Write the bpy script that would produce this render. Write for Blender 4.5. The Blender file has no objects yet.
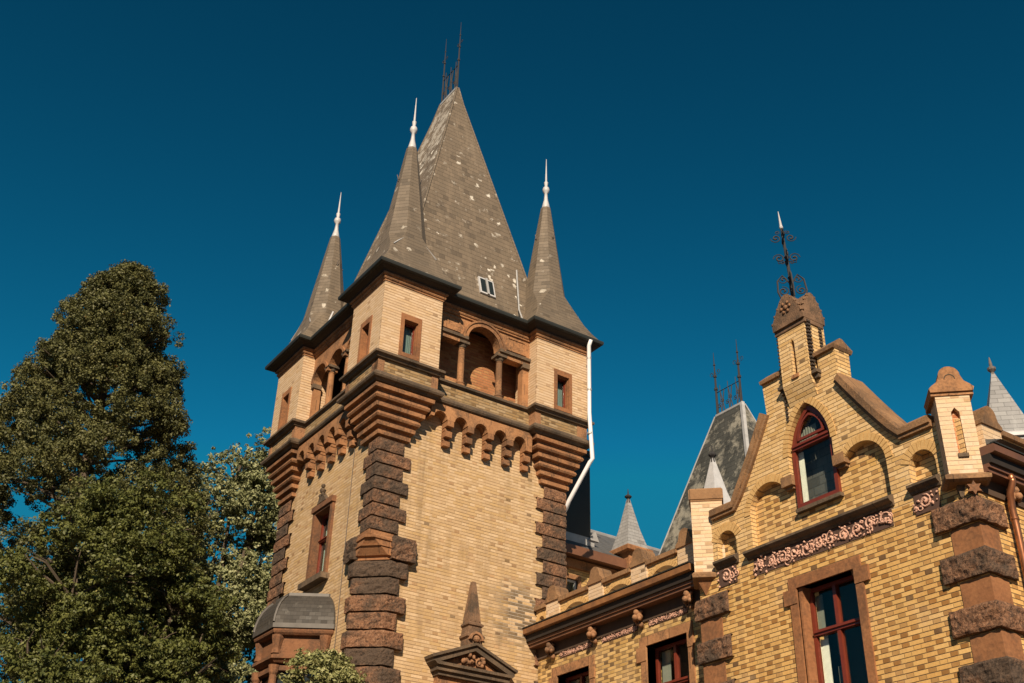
import bpy, bmesh, math, random
import numpy as np
from mathutils import Vector, Matrix, noise
from mathutils.geometry import tessellate_polygon

R = math.radians
random.seed(7)
SC = bpy.context.scene
COL = SC.collection

# ------------------------------------------------------------------ camera
cam_d = bpy.data.cameras.new("camera")
cam_d.sensor_width = 36.0
cam_d.lens = 36.0 * 1144.88 / 1024.0
cam_d.clip_start = 0.1
cam_d.clip_end = 5000.0
cam = bpy.data.objects.new("camera", cam_d)
COL.objects.link(cam)
_p, _r, _y = 0.53611663, 0.02768526, 0.58786876
_cp, _sp = math.cos(_p), math.sin(_p)
_P = Matrix(((1, 0, 0), (0, _cp, _sp), (0, -_sp, _cp)))
_R = Matrix(((math.cos(_r), -math.sin(_r), 0), (math.sin(_r), math.cos(_r), 0), (0, 0, 1)))
_M = _R @ _P
_xw = _M @ Vector((math.cos(_y), 0, math.sin(_y)))
_yw = _M @ Vector((-math.sin(_y), 0, math.cos(_y)))
_zw = _M @ Vector((0, -1, 0))
right = Vector((_xw[0], _yw[0], _zw[0]))
down = Vector((_xw[1], _yw[1], _zw[1]))
fwd = Vector((_xw[2], _yw[2], _zw[2]))
rot = Matrix((right, -down, -fwd)).transposed()
cam.matrix_world = Matrix.Translation((0, 0, 1.6)) @ rot.to_4x4()
SC.camera = cam

# ------------------------------------------------------------------ world + sun
SUN = Vector((-0.75, -1.0, 0.80)).normalized()          # towards the sun
el = math.asin(SUN.z)
az = math.atan2(SUN.x, SUN.y)
world = bpy.data.worlds.new("World")
SC.world = world
world.use_nodes = True
wn = world.node_tree
wn.nodes.clear()
wo = wn.nodes.new("ShaderNodeOutputWorld")
bg = wn.nodes.new("ShaderNodeBackground")
sky = wn.nodes.new("ShaderNodeTexSky")
sky.sky_type = 'NISHITA'
sky.sun_disc = False
sky.sun_elevation = el
sky.sun_rotation = az
sky.altitude = 200
sky.air_density = 1.0
sky.dust_density = 0.3
sky.ozone_density = 3.0
tint = wn.nodes.new("ShaderNodeMix")
tint.data_type = 'RGBA'
tint.blend_type = 'MULTIPLY'
tint.inputs[0].default_value = 1.0
tint.inputs[7].default_value = (0.045, 0.475, 0.275, 1)
pre = wn.nodes.new("ShaderNodeMix"); pre.data_type = 'RGBA'; pre.blend_type = 'MULTIPLY'; pre.inputs[0].default_value = 1.0
pre.inputs[7].default_value = (0.90, 0.90, 0.90, 1)
gam = wn.nodes.new("ShaderNodeGamma"); gam.inputs[1].default_value = 2.0
wn.links.new(sky.outputs[0], pre.inputs[6]); wn.links.new(pre.outputs[2], gam.inputs[0])
wn.links.new(gam.outputs[0], tint.inputs[6])
lim = wn.nodes.new("ShaderNodeVectorMath"); lim.operation = 'MINIMUM'; lim.inputs[1].default_value = (1.6, 2.2, 3.7)
wn.links.new(tint.outputs[2], lim.inputs[0])
wn.links.new(lim.outputs[0], bg.inputs[0])
bg.inputs[1].default_value = 0.064
wn.links.new(bg.outputs[0], wo.inputs[0])

sun_d = bpy.data.lights.new("sun", 'SUN')
sun_d.energy = 5.0
sun_d.angle = R(0.5)
sun_d.color = (1.0, 0.815, 0.60)
sun = bpy.data.objects.new("sun", sun_d)
sun.rotation_euler = SUN.to_track_quat('Z', 'Y').to_euler()
sun.location = (-20, -40, 40)
COL.objects.link(sun)

SC.view_settings.view_transform = 'Standard'
SC.view_settings.look = 'None'
SC.view_settings.exposure = 0.48
SC.view_settings.gamma = 1.0
SC.view_settings.use_curve_mapping = False

# ------------------------------------------------------------------ node helpers
class NT:
    def __init__(s, name):
        s.m = bpy.data.materials.new(name)
        s.m.use_nodes = True
        s.t = s.m.node_tree
        s.t.nodes.clear()
        s.out = s.t.nodes.new("ShaderNodeOutputMaterial")
        s.b = s.t.nodes.new("ShaderNodeBsdfPrincipled")
        s.t.links.new(s.b.outputs[0], s.out.inputs[0])
    def n(s, typ, **kw):
        nd = s.t.nodes.new("ShaderNode" + typ)
        for k, v in kw.items():
            setattr(nd, k, v)
        return nd
    def put(s, sock, v):
        if isinstance(v, (int, float)):
            sock.default_value = v
        elif isinstance(v, (tuple, list)):
            if len(v) == 3 and len(sock.default_value) == 4:
                v = (*v, 1)
            sock.default_value = v
        else:
            s.t.links.new(v, sock)
    def math(s, op, a, b=None, c=None):
        nd = s.n("Math", operation=op)
        s.put(nd.inputs[0], a)
        if b is not None: s.put(nd.inputs[1], b)
        if c is not None: s.put(nd.inputs[2], c)
        return nd.outputs[0]
    def mix(s, f, a, b, mode='MIX'):
        nd = s.n("Mix", data_type='RGBA', blend_type=mode)
        s.put(nd.inputs[0], f); s.put(nd.inputs[6], a); s.put(nd.inputs[7], b)
        return nd.outputs[2]
    def ramp(s, v, a, b, x0=0.0, x1=1.0):
        nd = s.n("MapRange")
        s.put(nd.inputs[0], v)
        nd.inputs[1].default_value = a; nd.inputs[2].default_value = b
        nd.inputs[3].default_value = x0; nd.inputs[4].default_value = x1
        return nd.outputs[0]
    def noise(s, scale, detail=4, rough=0.55, vec=None, out=0):
        nd = s.n("TexNoise")
        nd.inputs['Scale'].default_value = scale
        nd.inputs['Detail'].default_value = detail
        nd.inputs['Roughness'].default_value = rough
        s.put(nd.inputs['Vector'], vec if vec is not None else s.pos())
        return nd.outputs[out]
    def pos(s):
        if not hasattr(s, '_g'): s._g = s.n("NewGeometry")
        return s._g.outputs['Position']
    def nrm(s):
        s.pos()
        return s._g.outputs['True Normal']
    def sep(s, v):
        nd = s.n("SeparateXYZ"); s.put(nd.inputs[0], v)
        return nd.outputs
    def comb(s, x, y, z):
        nd = s.n("CombineXYZ")
        s.put(nd.inputs[0], x); s.put(nd.inputs[1], y); s.put(nd.inputs[2], z)
        return nd.outputs[0]
    def white(s, v):
        nd = s.n("TexWhiteNoise", noise_dimensions='3D'); s.put(nd.inputs['Vector'], v)
        return nd.outputs['Value']
    def rnd(s):
        return s.n("ObjectInfo").outputs['Random']
    def bump(s, h, strength=0.5, dist=0.01):
        nd = s.n("Bump")
        nd.inputs['Strength'].default_value = strength
        nd.inputs['Distance'].default_value = dist
        s.put(nd.inputs['Height'], h)
        s.put(s.b.inputs['Normal'], nd.outputs[0])
    def col(s, c): s.put(s.b.inputs['Base Color'], c)
    def rough(s, v): s.put(s.b.inputs['Roughness'], v)
    def metal(s, v): s.put(s.b.inputs['Metallic'], v)

def wall_uv(t):
    """running length along a vertical face, whatever way it faces, and height"""
    P = t.sep(t.pos()); N = t.sep(t.nrm())
    l = t.math('SQRT', t.math('MAXIMUM', t.math('ADD', t.math('MULTIPLY', N[0], N[0]), t.math('MULTIPLY', N[1], N[1])), 1e-6))
    u = t.math('DIVIDE', t.math('SUBTRACT', t.math('MULTIPLY', P[1], N[0]), t.math('MULTIPLY', P[0], N[1])), l)
    return u, P[2], l

def brick_mat(name, light, dark, head, head_p, mortar, H=0.0728, perp=0.35, darkp=0.95, soot=(), yellow=(0.46, 0.28, 0.09), grime=0.5, white=0.0):
    t = NT(name)
    L = 0.385; mo = 0.011
    u, z, l = wall_uv(t)
    rowf = t.math('DIVIDE', z, H)
    row = t.math('FLOOR', rowf); fz = t.math('FRACT', rowf)
    jit = t.math('MULTIPLY', t.white(t.comb(row, 3.1, 7.7)), 0.05)
    xu = t.math('ADD', t.math('ADD', t.math('DIVIDE', u, L), t.math('MULTIPLY', row, 0.5)), jit)
    cell = t.math('FLOOR', xu); fx = t.math('FRACT', xu)
    isH = t.math('GREATER_THAN', fx, 0.667)
    vid = t.comb(t.math('ADD', t.math('MULTIPLY', cell, 2.0), isH), row, 0.37)
    w1 = t.white(vid)
    w2 = t.white(t.comb(t.math('ADD', t.math('MULTIPLY', cell, 2.0), isH), row, 5.91))
    w3 = t.white(t.comb(t.math('ADD', t.math('MULTIPLY', cell, 2.0), isH), row, 9.13))
    dx = t.math('MULTIPLY', t.math('MINIMUM', t.math('MINIMUM', fx, t.math('ABSOLUTE', t.math('SUBTRACT', fx, 0.667))), t.math('SUBTRACT', 1.0, fx)), L)
    dz = t.math('MULTIPLY', t.math('MINIMUM', fz, t.math('SUBTRACT', 1.0, fz)), H)
    isz = t.math('LESS_THAN', dz, dx)
    edge = t.math('MINIMUM', dx, dz)
    wob = t.math('MULTIPLY', t.math('SUBTRACT', t.noise(60, 2), 0.5), 0.006)
    edge = t.math('ADD', edge, wob)
    mask = t.ramp(edge, mo * 0.35, mo * 0.75)          # 1 = brick
    mask = t.math('MAXIMUM', mask, t.math('MULTIPLY', t.math('SUBTRACT', 1.0, isz), 1.0 - perp))
    c = t.mix(w1, light, dark)
    c = t.mix(t.math('MULTIPLY', t.math('GREATER_THAN', w2, 0.62), t.ramp(w3, 0, 1, 0.3, 0.9)), c, yellow)
    hp = t.math('MULTIPLY', isH, t.math('LESS_THAN', w2, head_p))
    hc = t.mix(w3, head, tuple(x * 0.66 for x in head))
    c = t.mix(t.math('MULTIPLY', hp, t.ramp(w1, 0, 1, 0.55, 1.0)), c, hc)
    dk = t.math('MULTIPLY', t.math('GREATER_THAN', w3, darkp), isH)
    c = t.mix(t.math('MULTIPLY', dk, 0.7), c, (0.10, 0.06, 0.03))
    # weathering streaks and grime
    big = t.noise(0.55, 5, 0.6)
    P = t.sep(t.pos())
    st = t.noise(1.0, 4, 0.6, t.comb(t.math('MULTIPLY', u, 5.0), 0.0, t.math('MULTIPLY', P[2], 0.35)))
    fine = t.noise(22, 3, 0.6)
    g = t.math('MULTIPLY', t.ramp(big, 0.42, 0.72), t.ramp(st, 0.42, 0.68))
    c = t.mix(t.math('MULTIPLY', g, grime), c, (0.13, 0.085, 0.04))
    c = t.mix(t.math('MULTIPLY', t.ramp(fine, 0.3, 0.75), 0.35), c, t.mix(1.0, c, (0.62, 0.55, 0.45), 'MULTIPLY'))
    pl = t.noise(1.4, 4, 0.6)
    c = t.mix(t.math('MULTIPLY', t.ramp(pl, 0.52, 0.75), 0.35), c, (0.62, 0.45, 0.27))
    cm = t.mix(t.ramp(t.noise(2.2, 3), 0.35, 0.65), mortar, tuple(min(1, x * 1.7) for x in mortar))
    for (sx, sy, sz, sr, k, mcol) in soot:
        d = t.n("VectorMath", operation='DISTANCE')
        t.put(d.inputs[0], t.pos()); d.inputs[1].default_value = (sx, sy, sz)
        dd = t.math('ADD', d.outputs['Value'], t.math('MULTIPLY', t.math('SUBTRACT', t.noise(2.4, 4), 0.5), sr * 1.2))
        m = t.ramp(dd, sr, sr * 0.35)
        c = t.mix(t.math('MULTIPLY', m, t.math('MULTIPLY', t.math('GREATER_THAN', w1, 0.35), k)), c, (0.035, 0.028, 0.02))
        cm = t.mix(t.math('MULTIPLY', m, k), cm, mcol)
    if white > 0:
        wm = t.ramp(t.noise(1.9, 4, 0.65), 0.56, 0.70)
        cm = t.mix(t.math('MULTIPLY', wm, white), cm, (0.55, 0.5, 0.42))
    t.col(t.mix(mask, cm, c))
    t.rough(0.86)
    hgt = t.math('ADD', t.math('ADD', mask, t.math('MULTIPLY', w1, 0.25)), t.math('MULTIPLY', fine, 0.35))
    t.bump(hgt, 0.75, 0.011)
    return t.m

def stone_mat(name, a, b, black=0.35, scale=2.0, bump=0.35, rand=0.4, pale=0.0, strata=0.0, joint=0.0):
    t = NT(name)
    n1 = t.noise(scale, 6, 0.6); n2 = t.noise(scale * 9, 4, 0.65); n3 = t.noise(scale * 0.6, 5, 0.7)
    c = t.mix(t.ramp(n1, 0.3, 0.7), a, b)
    c = t.mix(t.math('MULTIPLY', t.rnd(), rand), c, tuple(x * 0.45 for x in b))
    c = t.mix(t.math('MULTIPLY', t.ramp(t.math('ADD', n3, t.math('MULTIPLY', t.math('SUBTRACT', n2, 0.5), 0.4)), 0.45, 0.62), black), c, (0.045, 0.034, 0.024))
    if pale: c = t.mix(t.math('MULTIPLY', t.ramp(n2, 0.55, 0.75), pale), c, (0.5, 0.36, 0.24))
    h = t.math('ADD', n2, t.math('MULTIPLY', n1, 0.6))
    if strata:
        P = t.sep(t.pos())
        s_ = t.noise(3.0, 4, 0.6, t.comb(P[0], P[1], t.math('MULTIPLY', P[2], 9.0)))
        c = t.mix(t.math('MULTIPLY', t.ramp(s_, 0.45, 0.7), strata), c, tuple(x * 0.55 for x in a))
    c = t.mix(t.math('MULTIPLY', t.ramp(n2, 0.35, 0.7), 0.45), c, t.mix(1.0, c, (0.55, 0.48, 0.42), 'MULTIPLY'))
    if joint:
        u, z, l = wall_uv(t)
        blk = t.math('ADD', t.math('DIVIDE', u, joint), t.math('MULTIPLY', t.white(t.comb(t.math('FLOOR', t.math('DIVIDE', z, 0.30)), 2.2, 1.1)), 1.0))
        fx = t.math('FRACT', blk)
        w_ = t.white(t.comb(t.math('FLOOR', blk), t.math('FLOOR', t.math('DIVIDE', z, 0.30)), 7.3))
        c = t.mix(t.math('MULTIPLY', w_, 0.38), c, tuple(x * 0.5 for x in b))
        c = t.mix(t.math('MULTIPLY', t.ramp(t.math('MINIMUM', fx, t.math('SUBTRACT', 1.0, fx)), 0.018, 0.008), 0.7), c, (0.05, 0.032, 0.02))
    t.col(c); t.rough(0.9); t.bump(h, bump, 0.02)
    return t.m

def pitted_mat(name):
    t = NT(name)
    n1 = t.noise(3.2, 6, 0.65); n2 = t.noise(26, 5, 0.7); n3 = t.noise(1.6, 5, 0.7); r_ = t.rnd()
    c = t.mix(t.ramp(n1, 0.35, 0.65), (0.235, 0.112, 0.056), (0.15, 0.070, 0.036))
    c = t.mix(t.ramp(n2, 0.52, 0.70, 0, 0.6), c, (0.44, 0.27, 0.16))
    dk = t.ramp(t.math('ADD', t.math('MULTIPLY', r_, 0.38), t.math('MULTIPLY', n3, 1.35)), 0.68, 0.98)
    c = t.mix(t.math('MULTIPLY', dk, 0.82), c, (0.055, 0.042, 0.030))
    pit = t.ramp(n2, 0.47, 0.36)
    pit2 = t.ramp(t.noise(13, 4, 0.7), 0.46, 0.38)
    c = t.mix(t.math('MULTIPLY', t.math('MAXIMUM', pit, pit2), 0.75), c, (0.028, 0.019, 0.013))
    t.col(c); t.rough(0.92); t.bump(t.math('ADD', n2, t.math('MULTIPLY', n1, 0.5)), 1.0, 0.035)
    return t.m

def slate_mat(name, a, b, lichen=0.5, row=0.16, wid=0.24, lich=(0.55, 0.52, 0.44), big=0.0, lsc=2.3, perp=0.7, drift=0.0):
    t = NT(name)
    u, z, l = wall_uv(t)
    s_ = t.math('DIVIDE', z, row)
    ro = t.math('FLOOR', s_); fz = t.math('FRACT', s_)
    xu = t.math('ADD', t.math('DIVIDE', u, wid), t.math('ADD', t.math('MULTIPLY', ro, 0.5), t.math('MULTIPLY', t.white(t.comb(ro, 1.2, 3.3)), 0.22)))
    ce = t.math('FLOOR', xu); fx = t.math('FRACT', xu)
    w1 = t.white(t.comb(ce, ro, 0.5)); w2 = t.white(t.comb(ce, ro, 4.5))
    c = t.mix(w1, a, b)
    c = t.mix(t.math('MULTIPLY', t.math('GREATER_THAN', w2, 0.93), 0.75), c, tuple(x * 0.45 for x in a))
    n1 = t.noise(0.8, 5, 0.6); n2 = t.noise(14, 4, 0.7)
    c = t.mix(t.math('MULTIPLY', t.ramp(n1, 0.4, 0.65), 0.45), c, tuple(x * 0.62 for x in a))
    edge = t.math('MAXIMUM', t.ramp(fz, 0.14, 0.03), t.math('MULTIPLY', t.ramp(t.math('MINIMUM', fx, t.math('SUBTRACT', 1.0, fx)), 0.06, 0.02), perp))
    c = t.mix(t.math('MULTIPLY', edge, 0.7), c, tuple(x * 0.25 for x in a))
    vo = t.n("TexVoronoi"); vo.inputs['Scale'].default_value = lsc * 2.2
    wv = t.n("VectorMath", operation='ADD')
    sc_ = t.n("VectorMath", operation='SCALE'); t.put(sc_.inputs[0], t.noise(7, 3, 0.6, out=1)); sc_.inputs[3].default_value = 0.28
    t.put(wv.inputs[0], t.pos()); t.put(wv.inputs[1], sc_.outputs[0])
    t.put(vo.inputs['Vector'], wv.outputs[0])
    patch = t.ramp(t.noise(0.8, 4, 0.6), 0.44, 0.60)
    sp = t.math('MULTIPLY', t.ramp(t.math('ADD', vo.outputs[0], t.math('MULTIPLY', n2, 0.25)), 0.36, 0.29), t.math('MULTIPLY', patch, t.ramp(t.sep(vo.outputs['Color'])[0], 0.32, 0.42)))
    c = t.mix(t.math('MULTIPLY', sp, lichen), c, lich)
    if big:
        bn = t.noise(1.3, 6, 0.75)
        c = t.mix(t.math('MULTIPLY', t.ramp(bn, 0.5, 0.6), big), c, lich)
    dr = t.ramp(t.noise(0.9, 5, 0.7, t.comb(t.math('MULTIPLY', u, 3.0), 0.0, t.math('MULTIPLY', z, 0.5))), 0.5, 0.72)
    c = t.mix(t.math('MULTIPLY', dr, 0.35), c, tuple(x * 1.7 for x in a))
    if drift:
        N = t.sep(t.nrm()); P = t.sep(t.pos())
        up = t.math('MULTIPLY', t.ramp(N[0], -0.5, -0.8), t.ramp(P[2], 19.5, 23.5))
        dn = t.ramp(t.math('ADD', t.noise(3.2, 6, 0.75), t.math('MULTIPLY', up, 0.14)), 0.60, 0.68)
        c = t.mix(t.math('MULTIPLY', dn, drift), c, lich)
    t.col(c); t.rough(t.ramp(w1, 0, 1, 0.55, 0.8))
    t.bump(t.math('ADD', t.math('MULTIPLY', t.math('SUBTRACT', 1.0, fz), 1.0), t.math('MULTIPLY', t.math('ADD', w1, n2), 0.35)), 0.9, 0.018)
    return t.m

def plain_mat(name, c, rough=0.6, metal=0.0, var=0.3, scale=8, bump=0.1, c2=None):
    t = NT(name)
    n = t.noise(scale, 5, 0.65)
    t.col(t.mix(t.math('MULTIPLY', t.ramp(n, 0.35, 0.7), var), c, c2 or tuple(x * 0.4 for x in c)))
    t.rough(rough); t.metal(metal)
    if bump: t.bump(n, bump, 0.01)
    return t.m

def glass_mat(name, c, rough=0.05, wav=0.02):
    t = NT(name)
    gl = t.n("BsdfGlossy"); gl.inputs['Roughness'].default_value = rough; gl.inputs[0].default_value = (0.9, 0.95, 0.95, 1)
    bp = t.n("Bump"); bp.inputs['Strength'].default_value = wav; bp.inputs['Distance'].default_value = 0.05; t.put(bp.inputs['Height'], t.noise(2.5, 2)); t.put(gl.inputs['Normal'], bp.outputs[0])
    tr = t.n("BsdfTransparent"); tr.inputs[0].default_value = (*c, 1)
    lw = t.n("LayerWeight"); lw.inputs[0].default_value = 0.5
    fv = t.math('ADD', 0.02, t.math('MULTIPLY', t.math('POWER', lw.outputs['Facing'], 5.0), 0.8))
    ms = t.n("MixShader"); t.t.links.new(fv, ms.inputs[0]); t.t.links.new(tr.outputs[0], ms.inputs[1]); t.t.links.new(gl.outputs[0], ms.inputs[2])
    t.t.links.new(ms.outputs[0], t.out.inputs[0])
    return t.m

def leaf_mat(name, a, b, c3, p3, rough=0.55, spec=0.3):
    t = NT(name)
    at = t.n("Attribute"); at.attribute_name = "tone"
    v = at.outputs['Fac']
    c = t.mix(t.ramp(v, 0, 0.85), a, b)
    c = t.mix(t.ramp(v, 1 - p3, 1 - p3 + 0.02), c, c3)
    n = t.noise(0.5, 3)
    c = t.mix(t.math('MULTIPLY', t.ramp(n, 0.4, 0.65), 0.4), c, t.mix(1.0, c, (0.6, 0.62, 0.5), 'MULTIPLY'))
    t.col(c); t.rough(rough)
    t.b.inputs['Specular IOR Level'].default_value = spec
    tr = t.n("BsdfTranslucent"); t.put(tr.inputs[0], c)
    ms = t.n("MixShader"); ms.inputs[0].default_value = 0.12
    t.t.links.new(t.b.outputs[0], ms.inputs[1]); t.t.links.new(tr.outputs[0], ms.inputs[2])
    t.t.links.new(ms.outputs[0], t.out.inputs[0])
    return t.m

MORT = (0.20, 0.12, 0.06)
M = {}
M['brick_tower'] = brick_mat('brick_tower', (0.61, 0.445, 0.27), (0.47, 0.322, 0.175), (0.45, 0.27, 0.13), 0.18, (0.25, 0.16, 0.085), grime=0.8, yellow=(0.50, 0.33, 0.15), perp=0.2, darkp=0.985,
    soot=((14.0, 20.3, 9.3, 0.95, 0.7, (0.50, 0.45, 0.38)),))
M['brick_turret'] = brick_mat('brick_turret', (0.64, 0.485, 0.325), (0.55, 0.40, 0.25), (0.50, 0.33, 0.19), 0.12, (0.27, 0.15, 0.08), grime=0.15, yellow=(0.56, 0.39, 0.22), perp=0.15, darkp=0.998)
M['brick_belt'] = brick_mat('brick_belt', (0.40, 0.29, 0.17), (0.27, 0.18, 0.08), (0.22, 0.13, 0.05), 0.5, (0.11, 0.075, 0.04), grime=0.6, yellow=(0.33, 0.2, 0.08))
M['brick_gable'] = brick_mat('brick_gable', (0.73, 0.465, 0.175), (0.63, 0.36, 0.11), (0.37, 0.17, 0.038), 0.88, (0.085, 0.05, 0.025), grime=0.4, yellow=(0.64, 0.39, 0.13), white=0.15)
M['brick_gable_top'] = brick_mat('brick_gable_top', (0.75, 0.53, 0.27), (0.66, 0.43, 0.18), (0.55, 0.33, 0.13), 0.22, (0.15, 0.09, 0.045), grime=0.2, yellow=(0.58, 0.36, 0.13), white=0.5)
M['brick_panel'] = brick_mat('brick_panel', (0.75, 0.50, 0.22), (0.65, 0.40, 0.14), (0.33, 0.16, 0.045), 0.92, (0.12, 0.075, 0.035), grime=0.25, yellow=(0.60, 0.35, 0.10))
M['brick_wing'] = brick_mat('brick_wing', (0.68, 0.46, 0.19), (0.52, 0.32, 0.105), (0.20, 0.11, 0.035), 0.9, (0.16, 0.10, 0.05), grime=0.35, yellow=(0.45, 0.28, 0.09), white=0.3)
M['brick_pale'] = brick_mat('brick_pale', (0.66, 0.51, 0.36), (0.58, 0.43, 0.28), (0.52, 0.33, 0.17), 0.2, (0.40, 0.29, 0.19), grime=0.12, yellow=(0.62, 0.44, 0.26))
M['brick_red'] = brick_mat('brick_red', (0.48, 0.18, 0.07), (0.40, 0.14, 0.05), (0.33, 0.11, 0.04), 0.3, (0.42, 0.28, 0.17), grime=0.2, yellow=(0.50, 0.22, 0.09))
M['brick_orange'] = brick_mat('brick_orange', (0.42, 0.18, 0.075), (0.34, 0.14, 0.055), (0.30, 0.13, 0.045), 0.2, (0.2, 0.11, 0.055), grime=0.2, yellow=(0.45, 0.25, 0.10))
M['stone'] = stone_mat('sandstone', (0.48, 0.245, 0.110), (0.35, 0.165, 0.070), 0.65, 2.5, 0.35, 0.15, joint=0.62)
M['stone_red'] = stone_mat('red_sandstone', (0.45, 0.222, 0.098), (0.31, 0.138, 0.058), 0.7, 2.5, 0.4, 0.2, strata=0.3, joint=0.55)
M['stone_frame'] = stone_mat('window_sandstone', (0.35, 0.155, 0.062), (0.25, 0.102, 0.040), 0.45, 2.0, 0.3, 0.05, strata=0.45)
M['stone_dark'] = stone_mat('weathered_ledge_stone', (0.19, 0.13, 0.08), (0.10, 0.07, 0.045), 0.85, 3.0, 0.5, 0.1, pale=0.35, joint=0.8)
M['stone_cap'] = stone_mat('coping_stone', (0.36, 0.205, 0.098), (0.26, 0.135, 0.06), 0.6, 2.6, 0.5, 0.12, pale=0.2, joint=0.7)
M['stone_capdark'] = stone_mat('weathered_cap_stone', (0.24, 0.14, 0.08), (0.14, 0.08, 0.045), 0.8, 4.0, 0.6, 0.1, pale=0.2)
M['stone_rough'] = pitted_mat('rock_faced_stone')
M['stone_bay'] = stone_mat('bay_stone', (0.28, 0.128, 0.058), (0.19, 0.082, 0.036), 0.55, 3.0, 0.4, 0.3, strata=0.3)
M['glass_dark'] = plain_mat('dark_glass', (0.02, 0.026, 0.026), 0.08, 0, 0.1, 3, 0.02)
M['stone_carved'] = stone_mat('carved_stone', (0.38, 0.20, 0.10), (0.27, 0.13, 0.06), 0.7, 3.0, 0.5, 0.1)
M['frieze'] = stone_mat('pink_frieze_stone', (0.72, 0.45, 0.34), (0.60, 0.34, 0.25), 0.1, 6.0, 0.5, 0.1, pale=0.35)
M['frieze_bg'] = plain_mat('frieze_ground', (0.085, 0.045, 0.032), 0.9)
M['slate_main'] = slate_mat('tower_slate', (0.18, 0.138, 0.096), (0.125, 0.096, 0.066), 0.9, 0.15, 0.17, (0.70, 0.66, 0.58), 0.0, 1.5, perp=0.4, drift=0.4)
M['slate_spire'] = slate_mat('spire_slate', (0.155, 0.12, 0.084), (0.11, 0.086, 0.061), 0.6, 0.11, 0.25, (0.62, 0.58, 0.50), 0.0, 1.3, perp=0.15)
M['slate_dark'] = slate_mat('dark_slate', (0.060, 0.060, 0.052), (0.036, 0.037, 0.033), 0.6, 0.15, 0.18, (0.26, 0.245, 0.20), 0.9)
M['slate_grey'] = slate_mat('grey_slate', (0.115, 0.115, 0.115), (0.085, 0.085, 0.088), 0.15, 0.16, 0.25)
M['slate_white'] = slate_mat('pale_slate', (0.30, 0.30, 0.30), (0.23, 0.23, 0.235), 0.2, 0.10, 0.22, perp=0.5)
M['slate_bay'] = slate_mat('bay_slate', (0.055, 0.047, 0.038), (0.036, 0.031, 0.026), 0.1, 0.09, 0.13)
M['lead'] = plain_mat('lead', (0.42, 0.42, 0.42), 0.55, 0.2, 0.45, 5, 0.15)
M['lead_dark'] = plain_mat('dark_lead', (0.11, 0.10, 0.09), 0.55, 0.2, 0.45, 5, 0.15)
M['lead_white'] = plain_mat('pale_lead', (0.50, 0.50, 0.51), 0.5, 0.0, 0.35, 6, 0.15)
M['gutter'] = plain_mat('dark_gutter', (0.020, 0.022, 0.019), 0.6, 0.0, 0.6, 4, 0.15, (0.012, 0.012, 0.01))
M['soffit'] = plain_mat('shaded_timber', (0.020, 0.013, 0.009), 0.75, 0, 0.5, 5)  # timber colour lowered so undersides read as deep shade
M['rust'] = plain_mat('brown_gutter', (0.30, 0.135, 0.05), 0.55, 0.0, 0.85, 3, 0.2, (0.09, 0.045, 0.028))
M['brown'] = plain_mat('brown_gutter_side', (0.17, 0.075, 0.04), 0.5, 0.0, 0.6, 3, 0.2, (0.07, 0.035, 0.025))
M['white_pipe'] = plain_mat('white_pipe', (0.80, 0.80, 0.82), 0.4, 0, 0.12, 6, 0.05)
M['copper'] = plain_mat('copper_pipe', (0.42, 0.17, 0.08), 0.35, 0.7, 0.5, 6, 0.1)
M['iron'] = plain_mat('wrought_iron', (0.030, 0.028, 0.030), 0.85, 0.0, 0.4, 12)
M['iron_grey'] = plain_mat('grey_iron', (0.15, 0.125, 0.11), 0.8, 0.0, 0.6, 12)
M['frame_red'] = plain_mat('red_window_paint', (0.17, 0.030, 0.015), 0.4, 0, 0.35, 10, 0.05)
M['frame_brown'] = plain_mat('brown_window_paint', (0.22, 0.07, 0.035), 0.5, 0, 0.35, 10, 0.05)
M['frame_white'] = plain_mat('white_window_paint', (0.6, 0.58, 0.54), 0.5, 0, 0.2, 10, 0.05)
M['glass'] = glass_mat('window_glass', (0.93, 0.95, 0.92))
M['glass_lit'] = glass_mat('pale_window_glass', (0.75, 0.82, 0.80), 0.08)
M['curtain'] = plain_mat('curtain', (0.82, 0.82, 0.78), 0.8, 0, 0.25, 9)
M['curtain_grey'] = plain_mat('grey_blind', (0.20, 0.21, 0.19), 0.8, 0, 0.25, 9)
M['blind_blue'] = plain_mat('blue_grey_blind', (0.34, 0.36, 0.36), 0.8, 0, 0.2, 5)
M['shade_brick'] = plain_mat('shaded_brick', (0.075, 0.045, 0.028), 0.9, 0, 0.5, 6)  # brick darkened to carry the shade under the cornices
M['room'] = plain_mat('room_dark', (0.02, 0.018, 0.016), 0.9, 0, 0.2)  # near-black, stands for the unlit interior
M['bark'] = plain_mat('bark', (0.10, 0.075, 0.05), 0.9, 0, 0.6, 7, 0.5)
M['mortar'] = plain_mat('mortar', (0.22, 0.14, 0.07), 0.9, 0, 0.4)
M['arch_brick'] = stone_mat('arch_brick', (0.66, 0.43, 0.18), (0.54, 0.33, 0.12), 0.05, 7.0, 0.3, 0.0)
M['dark_tooth'] = plain_mat('dark_tooth_brick', (0.05, 0.035, 0.025), 0.9, 0, 0.4)
t = NT('warm_bounce_ground')
t.col(t.mix(t.ramp(t.noise(0.7, 6), 0.35, 0.65), (0.12, 0.07, 0.04), (0.08, 0.06, 0.03))); t.rough(0.95); t.bump(t.noise(30, 4), 0.5, 0.05)
M['bounce_ground'] = t.m  # unseen ground, brown chosen for its warm, weak bounce light
M['leaf_conifer'] = leaf_mat('conifer_leaf', (0.042, 0.050, 0.017), (0.165, 0.162, 0.058), (0.32, 0.15, 0.045), 0.03)
M['leaf_mid'] = leaf_mat('mid_leaf', (0.045, 0.060, 0.015), (0.155, 0.165, 0.045), (0.32, 0.29, 0.10), 0.06)
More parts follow.
